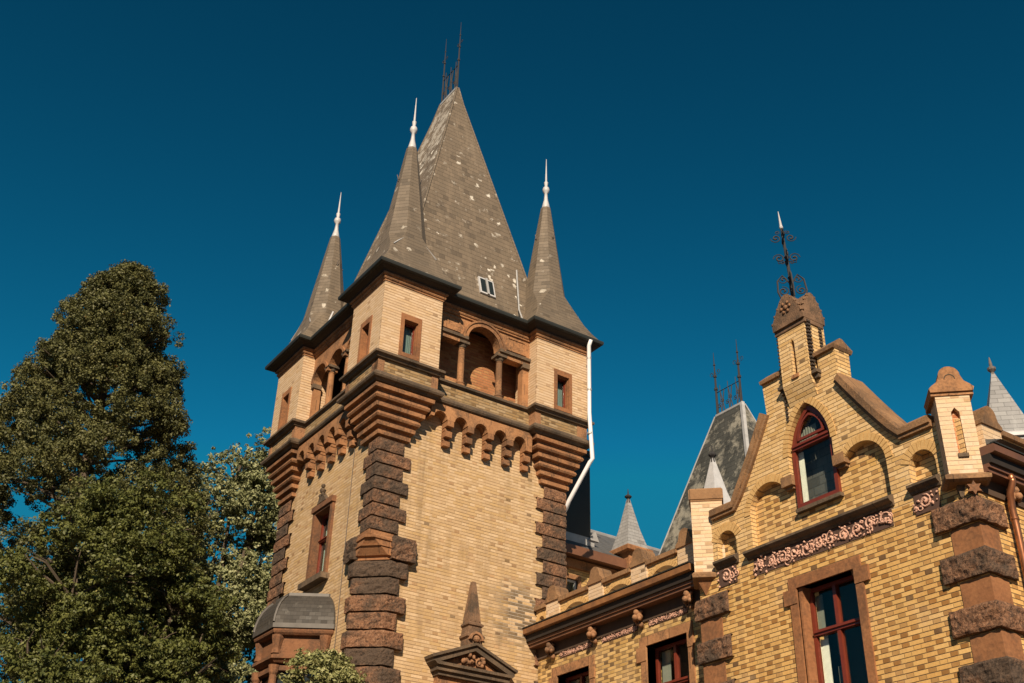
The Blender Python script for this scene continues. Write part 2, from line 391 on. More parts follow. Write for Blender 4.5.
M['leaf_pale'] = leaf_mat('pale_leaf', (0.13, 0.15, 0.058), (0.35, 0.36, 0.19), (0.52, 0.50, 0.31), 0.10)
M['leaf_young'] = leaf_mat('young_leaf', (0.13, 0.145, 0.045), (0.34, 0.33, 0.14), (0.52, 0.48, 0.24), 0.15)

# ------------------------------------------------------------------ mesh helpers
ORG = {}
class MB:
    def __init__(s):
        s.v = []; s.f = []
    def add(s, vs, fs):
        o = len(s.v)
        s.v += [tuple(p) for p in vs]
        s.f += [tuple(i + o for i in f) for f in fs]
        return s
    def box(s, a, b):
        x0, y0, z0 = a; x1, y1, z1 = b
        return s.add([(x0, y0, z0), (x1, y0, z0), (x1, y1, z0), (x0, y1, z0), (x0, y0, z1), (x1, y0, z1), (x1, y1, z1), (x0, y1, z1)],
                     [(0, 3, 2, 1), (4, 5, 6, 7), (0, 1, 5, 4), (1, 2, 6, 5), (2, 3, 7, 6), (3, 0, 4, 7)])
    def loft(s, rings, cap0=True, cap1=True):
        n = len(rings[0]); vs = [p for r in rings for p in r]; fs = []
        for k in range(len(rings) - 1):
            for i in range(n):
                j = (i + 1) % n
                fs.append((k * n + i, k * n + j, (k + 1) * n + j, (k + 1) * n + i))
        if cap0: fs.append(tuple(range(n))[::-1])
        if cap1: fs.append(tuple(range((len(rings) - 1) * n, len(rings) * n)))
        return s.add(vs, fs)
    def prism(s, foot, z0, z1):
        return s.loft([[(x, y, z0) for x, y in foot], [(x, y, z1) for x, y in foot]])
    def lathe(s, c, prof, n=12):
        return s.loft([[(c[0] + r * math.cos(2 * math.pi * i / n), c[1] + r * math.sin(2 * math.pi * i / n), c[2] + z) for i in range(n)] for r, z in prof])
    def tube(s, pts, r, n=6):
        pts = [Vector(p) for p in pts]
        rr = r if isinstance(r, (list, tuple)) else [r] * len(pts)
        rings = []; a = None
        for i, p in enumerate(pts):
            d = (pts[min(i + 1, len(pts) - 1)] - pts[max(i - 1, 0)])
            if d.length < 1e-9: d = Vector((0, 0, 1))
            d.normalize()
            if a is None:
                a = Vector((0, 0, 1)) if abs(d.z) < 0.9 else Vector((1, 0, 0))
            u = a - d * a.dot(d)
            if u.length < 1e-6: u = Vector((1, 0, 0)) - d * d.x
            u.normalize(); w = d.cross(u); a = u
            rings.append([p + (u * math.cos(2 * math.pi * k / n) + w * math.sin(2 * math.pi * k / n)) * rr[i] for k in range(n)])
        return s.loft(rings)
    def ball(s, c, r, n=8):
        rx, ry, rz = r if isinstance(r, (tuple, list)) else (r, r, r)
        rings = []
        for k in range(n // 2 + 1):
            th = math.pi * k / (n // 2)
            q = max(0.02, math.sin(th))
            rings.append([(c[0] + rx * q * math.cos(2 * math.pi * i / n), c[1] + ry * q * math.sin(2 * math.pi * i / n), c[2] - rz * math.cos(th)) for i in range(n)])
        return s.loft(rings)
    def plate(s, fr, outer, holes, d0, d1):
        """polygon (a,z) with holes in the frame fr, extruded along fr's normal from d0 to d1"""
        loops = [outer] + list(holes)
        tris = tessellate_polygon([[Vector((a, z, 0)) for a, z in lp] for lp in loops])
        flat = [p for lp in loops for p in lp]; n = len(flat)
        vs = [fr(a, d0, z) for a, z in flat] + [fr(a, d1, z) for a, z in flat]
        fs = [t_ for t_ in tris] + [tuple(i + n for i in t_[::-1]) for t_ in tris]
        o = 0
        for lp in loops:
            m = len(lp)
            for i in range(m):
                j = (i + 1) % m
                fs.append((o + i, o + j, o + j + n, o + i + n))
            o += m
        return s.add(vs, fs)
    def sweep(s, path, prof, closed=True):
        """profile [(offset, z)] carried round a plan path (list of (x,y), outward = right of travel when counter-clockwise)"""
        n = len(path); rings = []
        for i in range(n):
            p = Vector(path[i])
            pa = Vector(path[i - 1]) if (closed or i > 0) else None
            pb = Vector(path[(i + 1) % n]) if (closed or i < n - 1) else None
            ns = []
            if pa is not None: d = (p - pa).normalized(); ns.append(Vector((d.y, -d.x)))
            if pb is not None: d = (pb - p).normalized(); ns.append(Vector((d.y, -d.x)))
            if len(ns) == 2: m = (ns[0] + ns[1]) / (1 + ns[0].dot(ns[1]))
            else: m = ns[0]
            rings.append([(p.x + m.x * o, p.y + m.y * o, z) for o, z in prof])
        if closed:
            rings.append(rings[0])
            return s.loft(rings, False, False)
        return s.loft(rings)
    def rough(s, foot, flags, z0, z1, step=0.05, amp=0.03, seed=0.0, pil=0.012):
        """rock-faced block: plan polygon, flags mark the edges that show"""
        n = len(foot)
        k = 0
        while not (flags[k] and not flags[k - 1]): k += 1
        chain = [k]; e = k
        while flags[e % n] and e < k + n: e += 1; chain.append(e % n)
        pts = [Vector(foot[i]) for i in chain]
        nor = []
        for i in range(len(pts)):
            ns = []
            if i > 0: d = (pts[i] - pts[i - 1]).normalized(); ns.append(Vector((d.y, -d.x)))
            if i < len(pts) - 1: d = (pts[i + 1] - pts[i]).normalized(); ns.append(Vector((d.y, -d.x)))
            nor.append((ns[0] + ns[1]) / (1 + ns[0].dot(ns[1])) if len(ns) == 2 else ns[0])
        P = []; N_ = []; ends = []
        for i in range(len(pts) - 1):
            L = (pts[i + 1] - pts[i]).length; m = max(2, int(L / step))
            d = (pts[i + 1] - pts[i]).normalized(); nn = Vector((d.y, -d.x))
            for j in range(m if i < len(pts) - 2 else m + 1):
                t_ = j / m
                P.append(pts[i].lerp(pts[i + 1], t_))
                N_.append(nor[i] if j == 0 else (nor[i + 1] if j == m else nn))
        nz = max(3, int((z1 - z0) / step)); tot = len(P)
        vs = []; fs = []
        for a in range(nz + 1):
            z = z0 + (z1 - z0) * a / nz
            ez = min(1.0, (nz - a) / 1.2, .75 + a * .25)
            for b in range(tot):
                eb = min(1.0, min(b, tot - 1 - b) / 1.2)
                q = noise.noise(Vector((P[b].x * 5.5 + seed, P[b].y * 5.5, z * 7.5))) + 0.6 * noise.noise(Vector((P[b].x * 14, P[b].y * 14 + seed, z * 17))) + 0.35 * noise.noise(Vector((P[b].x * 33, P[b].y * 33 + seed, z * 33))) + 1.1 * (noise.voronoi(Vector((P[b].x * 8 + seed, P[b].y * 8, z * 11)))[0][0] - .45)
                w = (pil + amp * q) * min(ez, eb)
                zz = z + (amp * 0.5 * noise.noise(Vector((P[b].x * 9, P[b].y * 9, seed + a))) if a in (0, nz) else 0)
                vs.append((P[b].x + N_[b].x * w, P[b].y + N_[b].y * w, zz))
        for a in range(nz):
            for b in range(tot - 1):
                fs.append((a * tot + b, a * tot + b + 1, (a + 1) * tot + b + 1, (a + 1) * tot + b))
        rest = []
        i = chain[-1]
        while i != chain[0]:
            i = (i + 1) % n
            if i != chain[0]: rest.append(foot[i])
        base = len(vs)
        for (x, y) in rest: vs.append((x, y, z0))
        for (x, y) in rest: vs.append((x, y, z1))
        m = len(rest)
        bot = list(range(tot)) + [base + i for i in range(m)]
        top = [nz * tot + b for b in range(tot)] + [base + m + i for i in range(m)]
        fs.append(tuple(bot[::-1])); fs.append(tuple(top))
        return s.add(vs, fs)
    def build(s, name, mat, parent=None, org=None, smooth=False, label=None):
        if org is None: org = ORG[parent.name] if parent is not None else (0, 0, 0)
        me = bpy.data.meshes.new(name)
        me.from_pydata([(x - org[0], y - org[1], z - org[2]) for x, y, z in s.v], [], s.f)
        bm = bmesh.new(); bm.from_mesh(me)
        bmesh.ops.recalc_face_normals(bm, faces=bm.faces)
        bm.to_mesh(me); bm.free()
        me.materials.append(M[mat] if isinstance(mat, str) else mat)
        if smooth:
            for p in me.polygons: p.use_smooth = True
        o = bpy.data.objects.new(name, me)
        COL.objects.link(o)
        ORG[o.name] = org
        if parent is not None:
            o.parent = parent
            po = ORG[parent.name]
            o.location = (org[0] - po[0], org[1] - po[1], org[2] - po[2])
        else:
            o.location = org
        if label: o["label"] = label
        return o

def thing(name, label, cat, loc, group=None):
    o = bpy.data.objects.new(name, None)
    COL.objects.link(o); o.location = loc; o.empty_display_size = 0.3
    ORG[o.name] = tuple(loc)
    o["label"] = label; o["category"] = cat
    if group: o["group"] = group
    return o

def copy_part(o, parent, rz=None):
    c = o.copy(); COL.objects.link(c); c.parent = parent
    ORG[c.name] = ORG[o.name]
    if rz is not None: c.rotation_euler.z = rz
    for ch in list(o.children):
        copy_part(ch, c)
    return c

def frame(ox, oy, ux, uy, nx, ny):
    return lambda a, d, z: (ox + ux * a + nx * d, oy + uy * a + ny * d, z)

def arc(cx, cz, r, a0, a1, n):
    return [(cx + r * math.cos(R(a0 + (a1 - a0) * i / n)), cz + r * math.sin(R(a0 + (a1 - a0) * i / n))) for i in range(n + 1)]
def rect(a0, a1, z0, z1): return [(a0, z0), (a1, z0), (a1, z1), (a0, z1)]

def arch_ring(mb, fr, cx, cz, r0, r1, a0, a1, d0, d1, w=0.078):
    """ring of separate voussoir bricks"""
    L = abs(R(a1 - a0)) * (r0 + r1) / 2
    n = max(4, int(L / w)); g = 0.07
    for i in range(n):
        t0 = R(a0 + (a1 - a0) * (i + g) / n); t1 = R(a0 + (a1 - a0) * (i + 1 - g) / n)
        q = [(cx + r0 * math.cos(t0), cz + r0 * math.sin(t0)), (cx + r1 * math.cos(t0), cz + r1 * math.sin(t0)),
             (cx + r1 * math.cos(t1), cz + r1 * math.sin(t1)), (cx + r0 * math.cos(t1), cz + r0 * math.sin(t1))]
        vs = [fr(a, d0, z) for a, z in q] + [fr(a, d1, z) for a, z in q]
        mb.add(vs, [(0, 1, 2, 3), (7, 6, 5, 4), (0, 4, 5, 1), (1, 5, 6, 2), (2, 6, 7, 3), (3, 7, 4, 0)])

def curl(mb, fr, a, z, r, turns=1.3, d=0.02, t=0.014, flip=1, a0=0.0, n=14, seg=5):
    pts = []; rr = []
    for i in range(n + 1):
        q = i / n; th = a0 + flip * turns * 2 * math.pi * q; rad = r * (1 - 0.85 * q)
        pts.append(fr(a + rad * math.cos(th), d + 0.012 * q, z + rad * math.sin(th)))
        rr.append(t * (0.55 + 0.75 * q))
    mb.tube(pts, rr, seg)

def frieze(fr, a0, a1, z0, z1, d, parent, name='frieze', dens=1.0):
    """stone band with carved scrolls and leaves"""
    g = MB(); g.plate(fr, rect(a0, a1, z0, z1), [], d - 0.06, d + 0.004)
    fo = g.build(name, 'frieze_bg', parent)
    m = MB(); h = z1 - z0; n = max(1, int((a1 - a0) / (h * 0.85) * dens)); rnd = random.Random(int(a0 * 97) + 5)
    for i in range(n):
        w = (a1 - a0) / n; c = a0 + w * (i + 0.5 + rnd.uniform(-.12, .12)); f = rnd.choice((1, -1))
        curl(m, fr, c, (z0 + z1) / 2 + rnd.uniform(-.08, .08) * h, h * rnd.uniform(.30, .46), rnd.uniform(1.0, 1.7), d + 0.004, h * rnd.uniform(.065, .09), f, rnd.random() * 6, 14)
        for k in range(3):
            curl(m, fr, c + rnd.uniform(-0.6, 0.6) * w, z0 + h * rnd.uniform(.15, .85), h * rnd.uniform(.12, .24), rnd.uniform(.5, 1.3), d + 0.004, h * rnd.uniform(.04, .075), rnd.choice((1, -1)), rnd.random() * 6, 8, 4)
        for k in range(15):     # leaves: short tapering strokes
            aa = c + rnd.uniform(-0.55, 0.55) * w; zz = z0 + h * rnd.uniform(0.08, 0.92); th = rnd.random() * 6.28; l_ = h * rnd.uniform(.08, .2)
            m.tube([fr(aa, d + .008, zz), fr(aa + .5 * l_ * math.cos(th), d + .018, zz + .5 * l_ * math.sin(th)), fr(aa + l_ * math.cos(th + .5), d + .012, zz + l_ * math.sin(th + .5))], [h * .03, h * rnd.uniform(.05, .085), h * .02], 5)
    m.build('carving', 'frieze', fo, smooth=True)
    return fo

def window(parent, fr, a0, a1, z0, z1, d, mat_f='frame_red', fw=0.05, mull=(), trans=(), glass='glass', arch=None, curtain=None, name='window'):
    """frame at depth d inside fr; arch = list of points of the opening outline above z1"""
    out = rect(a0, a1, z0, z1) if arch is None else [(a0, z0), (a1, z0)] + arch
    def inset(pts, k):
        cx = sum(p[0] for p in pts) / len(pts); n = len(pts); r_ = []
        for i in range(n):
            p0 = Vector(pts[i - 1]); p = Vector(pts[i]); p1 = Vector(pts[(i + 1) % n])
            d0 = (p - p0); d1 = (p1 - p)
            if d0.length < 1e-6 or d1.length < 1e-6: r_.append(tuple(p)); continue
            d0.normalize(); d1.normalize()
            n0 = Vector((-d0.y, d0.x)); n1 = Vector((-d1.y, d1.x)); dd = 1 + n0.dot(n1)
            m = (n0 + n1) / max(dd, 0.4); r_.append((p.x + m.x * k, p.y + m.y * k))
        return r_
    ins = inset(out, fw)
    w = MB(); w.plate(fr, out, [ins], d - 0.035, d + 0.035)
    wo = w.build(name, mat_f, parent)
    i2 = inset(out, fw * 0.99)
    g = MB(); g.plate(fr, i2, [], d - 0.012, d - 0.004); g.build('pane', glass, wo)
    if mull or trans:
        k = MB()
        for (ma, mz0, mz1) in mull: k.plate(fr, rect(ma - fw * 0.55, ma + fw * 0.55, mz0, mz1), [], d - 0.045, d + 0.045)
        k.build('mullion', mat_f, wo) if mull else None
        k = MB()
        for (tz, ta0, ta1) in trans:
            k.plate(fr, rect(ta0, ta1, tz - fw * 0.75, tz + fw * 0.75), [], d - 0.05, d + 0.055)
            k.plate(fr, rect(ta0, ta1, tz - fw * 0.1, tz + fw * 0.25), [], d + 0.055, d + 0.08)
        k.build('transom', mat_f, wo) if trans else None
    if curtain:
        for (ca0, ca1, cz0, cz1, cm) in curtain:
            k = MB(); n = 14
            for i in range(n):
                x0 = ca0 + (ca1 - ca0) * i / n; x1 = ca0 + (ca1 - ca0) * (i + 1) / n
                dd0 = d - 0.075 - 0.015 * (i % 2); dd1 = d - 0.075 - 0.015 * ((i + 1) % 2)
                k.add([fr(x0, dd0, cz0), fr(x1, dd1, cz0), fr(x1, dd1, cz1), fr(x0, dd0, cz1), fr(x0, dd0 - .01, cz0), fr(x1, dd1 - .01, cz0), fr(x1, dd1 - .01, cz1), fr(x0, dd0 - .01, cz1)],
                      [(0, 1, 2, 3), (7, 6, 5, 4), (0, 4, 5, 1), (1, 5, 6, 2), (2, 6, 7, 3), (3, 7, 4, 0)])
            k.build('curtain', cm, wo)
    return wo

def lead_finial(mb, c, z0, z1, r):
    h = z1 - z0
    mb.lathe((c[0], c[1], z0), [(r, 0), (r * 0.68, h * .12), (r * .40, h * .22), (r * .30, h * .34), (r * .62, h * .37), (r * .70, h * .41), (r * .55, h * .45), (r * .24, h * .47), (r * .40, h * .53), (r * .40, h * .55), (r * .20, h * .57), (r * .05, h)], 10)

# ------------------------------------------------------------------ ground
g = MB(); g.add([(-900, -900, 0), (900, -900, 0), (900, 900, 0), (-900, 900, 0)], [(0, 1, 2, 3)])
go = g.build('ground', 'bounce_ground'); go['kind'] = 'structure'

# ================================================================== SQUARE TOWER
XT, YT, W = 10.13, 20.316, 5.04
CX, CY = XT + W / 2, YT + W / 2
TOW = thing('square_tower', 'tall square yellow brick tower with a steep slate roof and four corner spires', 'tower', (CX, CY, 0))
F0 = frame(XT, YT, 1, 0, 0, -1)          # face towards -Y
F1 = frame(XT, YT, 0, 1, -1, 0)          # face towards -X
F2 = frame(XT + W, YT, 0, 1, 1, 0)
F3 = frame(XT, YT + W, 1, 0, 0, 1)
E_ = 1.15; T_ = 0.40
def outline(t_, m_):
    a = [(-t_, -t_), (E_, -t_), (E_, -m_), (W - E_, -m_), (W - E_, -t_), (W + t_, -t_),
         (W + t_, E_), (W + m_, E_), (W + m_, W - E_), (W + t_, W - E_), (W + t_, W + t_),
         (W - E_, W + t_), (W - E_, W + m_), (E_, W + m_), (E_, W + t_), (-t_, W + t_),
         (-t_, W - E_), (-m_, W - E_), (-m_, E_), (-t_, E_)]
    return [(XT + x, YT + y) for x, y in a]

# shaft, sharp arrises above, chamfered at the near corner below
b = MB(); i_ = -0.04; ZP = 10.28
b.plate(F0, [(0.55, 0), (W - .04, 0), (W - .04, 13.7), (0.04, 13.7), (0.04, ZP), (0.55, ZP)], [], -0.34, i_)
b.plate(F1, [(0.55, 0), (W - .34, 0), (W - .34, 13.7), (0.34, 13.7), (0.34, ZP), (0.55, ZP)], [rect(2.06, 2.86, 9.95, 11.58)], -0.34, i_)
b.plate(F2, rect(0.34, W - .34, 0, 13.7), [], -0.34, i_)
b.plate(F3, rect(0.04, W - .04, 0, 13.7), [], -0.34, i_)
b.build('shaft_wall', 'brick_tower', TOW)
b = MB(); b.box((XT + .9, YT + .9, 0), (XT + W - .9, YT + W - .9, 16.3)); b.build('inner_core', 'room', TOW)

# quoins of the shaft
def corner_foot(cx, cy, sx, sy, la, lb, p):
    """box footprint (CCW) at a shaft corner; la along X, lb along Y, p proud"""
    xs = sorted((cx + sx * p, cx - sx * la)); ys = sorted((cy + sy * p, cy - sy * lb))
    f_ = [(xs[0], ys[0]), (xs[1], ys[0]), (xs[1], ys[1]), (xs[0], ys[1])]
    fl = [sy < 0, sx > 0, sy > 0, sx < 0]
    return f_, fl
def quoin_stack(cx, cy, sx, sy, ztop, zbot, pitch, first_long, LA, LB, SA, SB, p=0.018, par=None, mat='stone_rough', step=0.05, amp=0.022):
    z = ztop; lg = first_long; k = 0
    while z > zbot + 0.05:
        la, lb = (LA, LB) if lg else (SA, SB)
        la += random.uniform(-.02, .02); lb += random.uniform(-.02, .02)
        f_, fl = corner_foot(cx, cy, sx, sy, la, lb, p)
        q = MB(); q.rough(f_, fl, z - pitch + 0.034, z, step, amp, seed=k * 3.7 + cx)
        q.build('quoin', mat, par)
        z -= pitch; lg = not lg; k += 1
quoin_stack(XT, YT, -1, -1, 12.47, 10.32, 0.304, False, .82, .62, .64, .44, par=TOW)
quoin_stack(XT + W, YT, 1, -1, 12.47, 6.2, 0.304, False, .82, .82, .64, .64, par=TOW)
quoin_stack(XT, YT + W, -1, 1, 12.47, 5.0, 0.304, False, .82, .82, .64, .64, par=TOW)

# chamfered corner pier with its pyramid stop
def pier_foot(R_, L_, c, p):
    return [(XT + R_, YT - p), (XT + R_, YT + .1), (XT + .58, YT + .5), (XT + .1, YT + L_), (XT - p, YT + L_), (XT - p, YT + c * .95), (XT + c, YT - p)]
z = 9.76; lg = True; k = 0
while z > 0.1:
    R_, L_ = (.92, .72) if lg else (.73, .54)
    f_ = pier_foot(R_, L_, .48, .07)
    # (counter-clockwise) visible: last three edges
    fl = [False, False, False, False, True, True, True]
    fl = [False] * 7
    fl[4] = True; fl[5] = True; fl[6] = True
    q = MB(); q.rough(f_, fl, z - .365 + .035, z, .045 if z > 6 else .12, .028, seed=k * 5.1, pil=.018)
    q.build('quoin', 'stone_rough', TOW)
    z -= .365; lg = not lg; k += 1
for (fa, fb) in (((.50, 1.04), 'r'), ((.46, .86), 'l')):
    q = MB()
    if fb == 'r':
        f_ = [(XT + .50, YT - .12), (XT + 1.04, YT - .12), (XT + 1.04, YT + .2), (XT + .5, YT + .2)]
        q.rough(f_, [True, True, False, True], 9.80, 10.30, .045, .028, 3.3)
    else:
        f_ = [(XT - .12, YT + .46), (XT + .2, YT + .46), (XT + .2, YT + .86), (XT - .12, YT + .86)]
        q.rough(f_, [True, False, True, True], 9.80, 10.30, .045, .028, 8.3)
    q.build('quoin', 'stone_rough', TOW)
q = MB()
def stop_ring(c, p, z, top=0.5): return [(XT + c, YT - p, z), (XT + .52, YT - p, z), (XT + .52, YT + .52, z), (XT - p, YT + .5, z), (XT - p, YT + c, z)]
q.loft([stop_ring(-.055, .06, 10.33), stop_ring(-.03, .06, 10.26), stop_ring(.03, .09, 10.22), stop_ring(.05, .09, 10.17), stop_ring(.10, .06, 10.15), stop_ring(.20, .06, 10.06), stop_ring(.20, .085, 10.055), stop_ring(.22, .085, 10.03), stop_ring(.24, .06, 10.02), stop_ring(.42, .06, 9.87), stop_ring(.44, .0, 9.855), stop_ring(.45, .0, 9.80), stop_ring(.45, .08, 9.77)])
q.build('chamfer_stop', 'stone_red', TOW)

# corbelled base of the near corner turret, then turned to the other corners
def corner_corbel():
    m = MB(); rings = []
    def ring(z, o, e): return [(XT - o, YT - o, z), (XT + e, YT - o, z), (XT + e, YT + .05, z), (XT + .05, YT + .05, z), (XT + .05, YT + e, z), (XT - o, YT + e, z)]
    n = 6; z0 = 12.47; z1 = 13.60
    for k in range(n):
        a = k / (n - 1); o = .07 + .31 * a; e = .74 + .38 * a; z = z0 + (z1 - z0) * k / n; h = (z1 - z0) / n
        if k in (2, 4):      # round roll
            rings += [ring(z, o - .11, e - .11), ring(z + h * .20, o - .10, e - .10), ring(z + h * .26, o - .01, e - .01), ring(z + h * .5, o + .015, e + .015), ring(z + h * .78, o - .005, e - .005), ring(z + h * .86, o - .03, e - .03), ring(z + h * .95, o - .035, e - .035)]
        else:
            rings += [ring(z, o - .11, e - .11), ring(z + h * .30, o - .10, e - .10), ring(z + h * .34, o, e), ring(z + h * .82, o + .006, e + .006), ring(z + h * .86, o - .09, e - .09)]
    rings.append(ring(z1 + .03, .37, 1.12))
    m.loft(rings)
    return m.build('corner_corbel', 'stone_red', TOW)
cc = corner_corbel()
for k in (1, 2, 3): copy_part(cc, TOW, k * math.pi / 2)

# arcaded corbel table of one side
def corbel_table():
    m = MB(); zb = 13.28
    pts = [(E_ - .02, 13.62), (E_ - .02, zb)]
    for c in (1.385, 1.93, 2.475, 3.02, 3.565):
        if c == 1.385: pts += [(1.215, zb)]
        pts += arc(c, zb, .17, 180, 0, 8)[0:]
    pts += [(W - E_ + .02, zb), (W - E_ + .02, 13.62)]
    m.plate(F0, pts[::-1], [], -.04, .23)
    o = m.build('corbel_table', 'stone', TOW)
    for c in (1.657, 2.202, 2.747, 3.292, 3.82):
        k = MB(); hw = .085
        for (z0, z1, d_) in ((13.14, 13.28, .228), (13.06, 13.12, .11), (12.90, 13.04, .165), (12.84, 12.88, .05), (12.70, 12.82, .09)):
            k.plate(F0, rect(c - hw, c + hw, z0, z1), [], -.02, d_)
        k.plate(F0, rect(c - hw + .015, c + hw - .015, 12.72, 13.2), [], -.04, .03)
        k.build('corbel', 'stone_red', o)
    return o
ct = corbel_table()
for k in (1, 2, 3): copy_part(ct, TOW, k * math.pi / 2)

# ledges and parapet band
OB = outline(.38, .16)
m = MB(); m.sweep(OB, [(-.3, 13.60), (.02, 13.60), (.05, 13.645), (.11, 13.66), (.135, 13.70), (.135, 13.75), (.10, 13.78), (.02, 13.85), (-.3, 13.85)]); m.build('string_course', 'stone_dark', TOW)
m = MB(); m.sweep(outline(.37, .12), [(-.3, 13.8), (0, 13.8), (0, 14.22), (-.3, 14.22)]); m.build('parapet_band', 'brick_belt', TOW)
for k in range(4):
    for (a, d_) in ((-.37, .37), (E_ - .11, .37), (W - E_ - .03, .37)):
        pass
cbs = []
m = MB(); m.plate(F0, rect(-.385, -.22, 13.84, 14.2), [], .1, .385); m.plate(F1, rect(-.383, -.22, 13.84, 14.2), [], .30, .385); cbs.append(m.build('corner_block', 'stone_carved', TOW))
m = MB(); m.plate(F0, rect(1.0, 1.165, 13.84, 14.2), [], .1, .385); cbs.append(m.build('corner_block', 'stone_carved', TOW))
m = MB(); m.plate(F1, rect(1.0, 1.165, 13.84, 14.2), [], .1, .385); cbs.append(m.build('corner_block', 'stone_carved', TOW))
for k in (1, 2, 3):
    for cb in cbs: copy_part(cb, TOW, k * math.pi / 2)
m = MB(); m.sweep(outline(.40, .07), [(-.5, 14.18), (.04, 14.18), (.07, 14.23), (.12, 14.25), (.125, 14.30), (.09, 14.33), (.0, 14.385), (-.5, 14.385)]); m.build('sill_course', 'stone_dark', TOW)
m = MB(); m.prism(outline(.0, -.1), 14.0, 14.36); m.build('floor_slab', 'stone', TOW)

# turret room at the near corner
def turret():
    m = MB(); z0, z1 = 14.38, 16.40
    hole = rect(.165, .545, 14.48, 15.365)
    m.plate(F0, rect(-T_, E_, z0, z1), [hole], .18, T_)
    m.plate(F1, rect(-.18, E_, z0, z1), [hole], .18, T_)
    m.box((XT + E_ - .2, YT - .18, z0), (XT + E_, YT + .5, z1)); m.box((XT - .18, YT + E_ - .2, z0), (XT + .5, YT + E_, z1))
    o = m.build('corner_turret', 'brick_turret', TOW)
    q = MB(); q.box((XT - .02, YT - .02, z0), (XT + E_ - .25, YT + E_ - .25, z1)); q.build('inner_backing', 'room', o)
    for fr in (F0, F1):
        q = MB(); q.plate(fr, rect(.085, .625, 14.385, 15.50), [rect(.175, .535, 14.49, 15.355)], T_ - .03, T_ + .022)
        q.plate(fr, rect(.165, .545, 14.48, 15.365), [rect(.19, .52, 14.50, 15.34)], T_ - .20, T_ - .03)
        q.build('window_surround', 'stone_frame', o)
        window(o, fr, .19, .52, 14.50, 15.34, T_ - .17, 'frame_red', .028, glass='glass_lit', curtain=((.20, .51, 14.51, 15.33, 'blind_blue'),))
    return o
tu = turret()
for k in (1, 2, 3): copy_part(tu, TOW, k * math.pi / 2)

# cornice under the eaves
OC = outline(.40, .10)
m = MB(); m.sweep(OC, [(-.2, 16.20), (.02, 16.20), (.02, 16.24), (.045, 16.25), (.06, 16.28), (.045, 16.305), (.035, 16.31), (.05, 16.33), (.085, 16.345), (.095, 16.38), (.08, 16.41), (-.2, 16.41)]); m.build('cornice', 'stone', TOW)
m = MB(); m.sweep(OC, [(-.3, 16.40), (.10, 16.40), (.12, 16.43), (.24, 16.47), (.25, 16.55), (-.3, 16.60)]); m.build('eaves', 'soffit', TOW)
m = MB(); m.prism(outline(.2, -.05), 16.37, 16.5); m.build('ceiling', 'soffit', TOW)
m = MB(); m.sweep(OC, [(.22, 16.48), (.26, 16.475), (.305, 16.50), (.315, 16.545), (.31, 16.59), (.285, 16.60), (.22, 16.58)]); m.build('gutter', 'gutter', TOW)

# loggia on the -Y side: one round arch between two flat-headed bays
L0, L1 = E_ - .02, W - E_ + .02
def loggia_back(fr):
    m = MB(); m.plate(fr, rect(E_ - .2, W - E_ + .2, 14.3, 16.35), [], -.80, -.62); return m.build('inner_backing', 'brick_orange', TOW)
m = MB(); cx = 2.525; rr = .455; zs = 15.66
pts = [(L0, 16.22), (L0, zs), (cx - rr, zs)] + arc(cx, zs, rr, 180, 0, 16)[1:-1] + [(cx + rr, zs), (L1, zs), (L1, 16.22)]
m.plate(F0, pts[::-1], [], -.14, .08)
ar = m.build('loggia', 'stone', TOW)
m = MB(); pr = arc(cx, zs, rr + .13, 180, 0, 18) + arc(cx, zs, rr + .005, 0, 180, 18); m.plate(F0, pr, [], .0, .13)
pr = arc(cx, zs, rr + .155, 180, 0, 18) + arc(cx, zs, rr + .105, 0, 180, 18); m.plate(F0, pr, [], .0, .155); m.build('arch_moulding', 'stone_red', ar)
for (a0, a1) in ((L0, cx - rr), (cx + rr, L1)):
    m = MB(); m.plate(F0, rect(a0, a1, zs - .16, zs - .04), [], -.12, .10); m.build('lintel', 'stone', ar)
    m = MB(); m.plate(F0, rect(a0, a1, zs - .045, zs + .035), [], -.1, .15); m.build('impost', 'stone_dark', ar)
m = MB()
for (a0, a1) in ((L0 + .16, cx - rr - .22), (cx + rr + .22, L1 - .14)):
    m.plate(F0, rect(a0, a1, 15.76, 16.14), [rect(a0 + .04, a1 - .04, 15.80, 16.10)], .06, .10)
m.build('panel', 'stone', ar)
def column(fr, a, par):
    x, y, _ = fr(a, -.02, 0)
    m = MB(); m.lathe((x, y, 14.36), [(.125, 0), (.125, .05), (.10, .06), (.118, .09), (.10, .12), (.082, .14), (.080, .6), (.074, 1.0), (.088, 1.02), (.074, 1.04)], 14)
    o = m.build('column', 'stone', par, smooth=False)
    m = MB(); m.lathe((x, y, 15.40), [(.078, 0), (.10, .03), (.11, .07), (.14, .10)], 12)
    m.box((x - .14, y - .14, 15.50), (x + .14, y + .14, 15.565)); m.build('capital', 'stone_dark', o)
for a in (1.985, 3.065): column(F0, a, ar)
for a in (L0 + .10, L1 - .10):
    m = MB(); m.plate(F0, rect(a - .10, a + .10, 14.36, 15.42), [], -.14, .05); q = m.build('half_pier', 'stone', ar)
    m = MB(); m.plate(F0, rect(a - .13, a + .13, 15.42, 15.56), [], -.14, .11); m.build('capital', 'stone_dark', q)
loggia_back(F0)
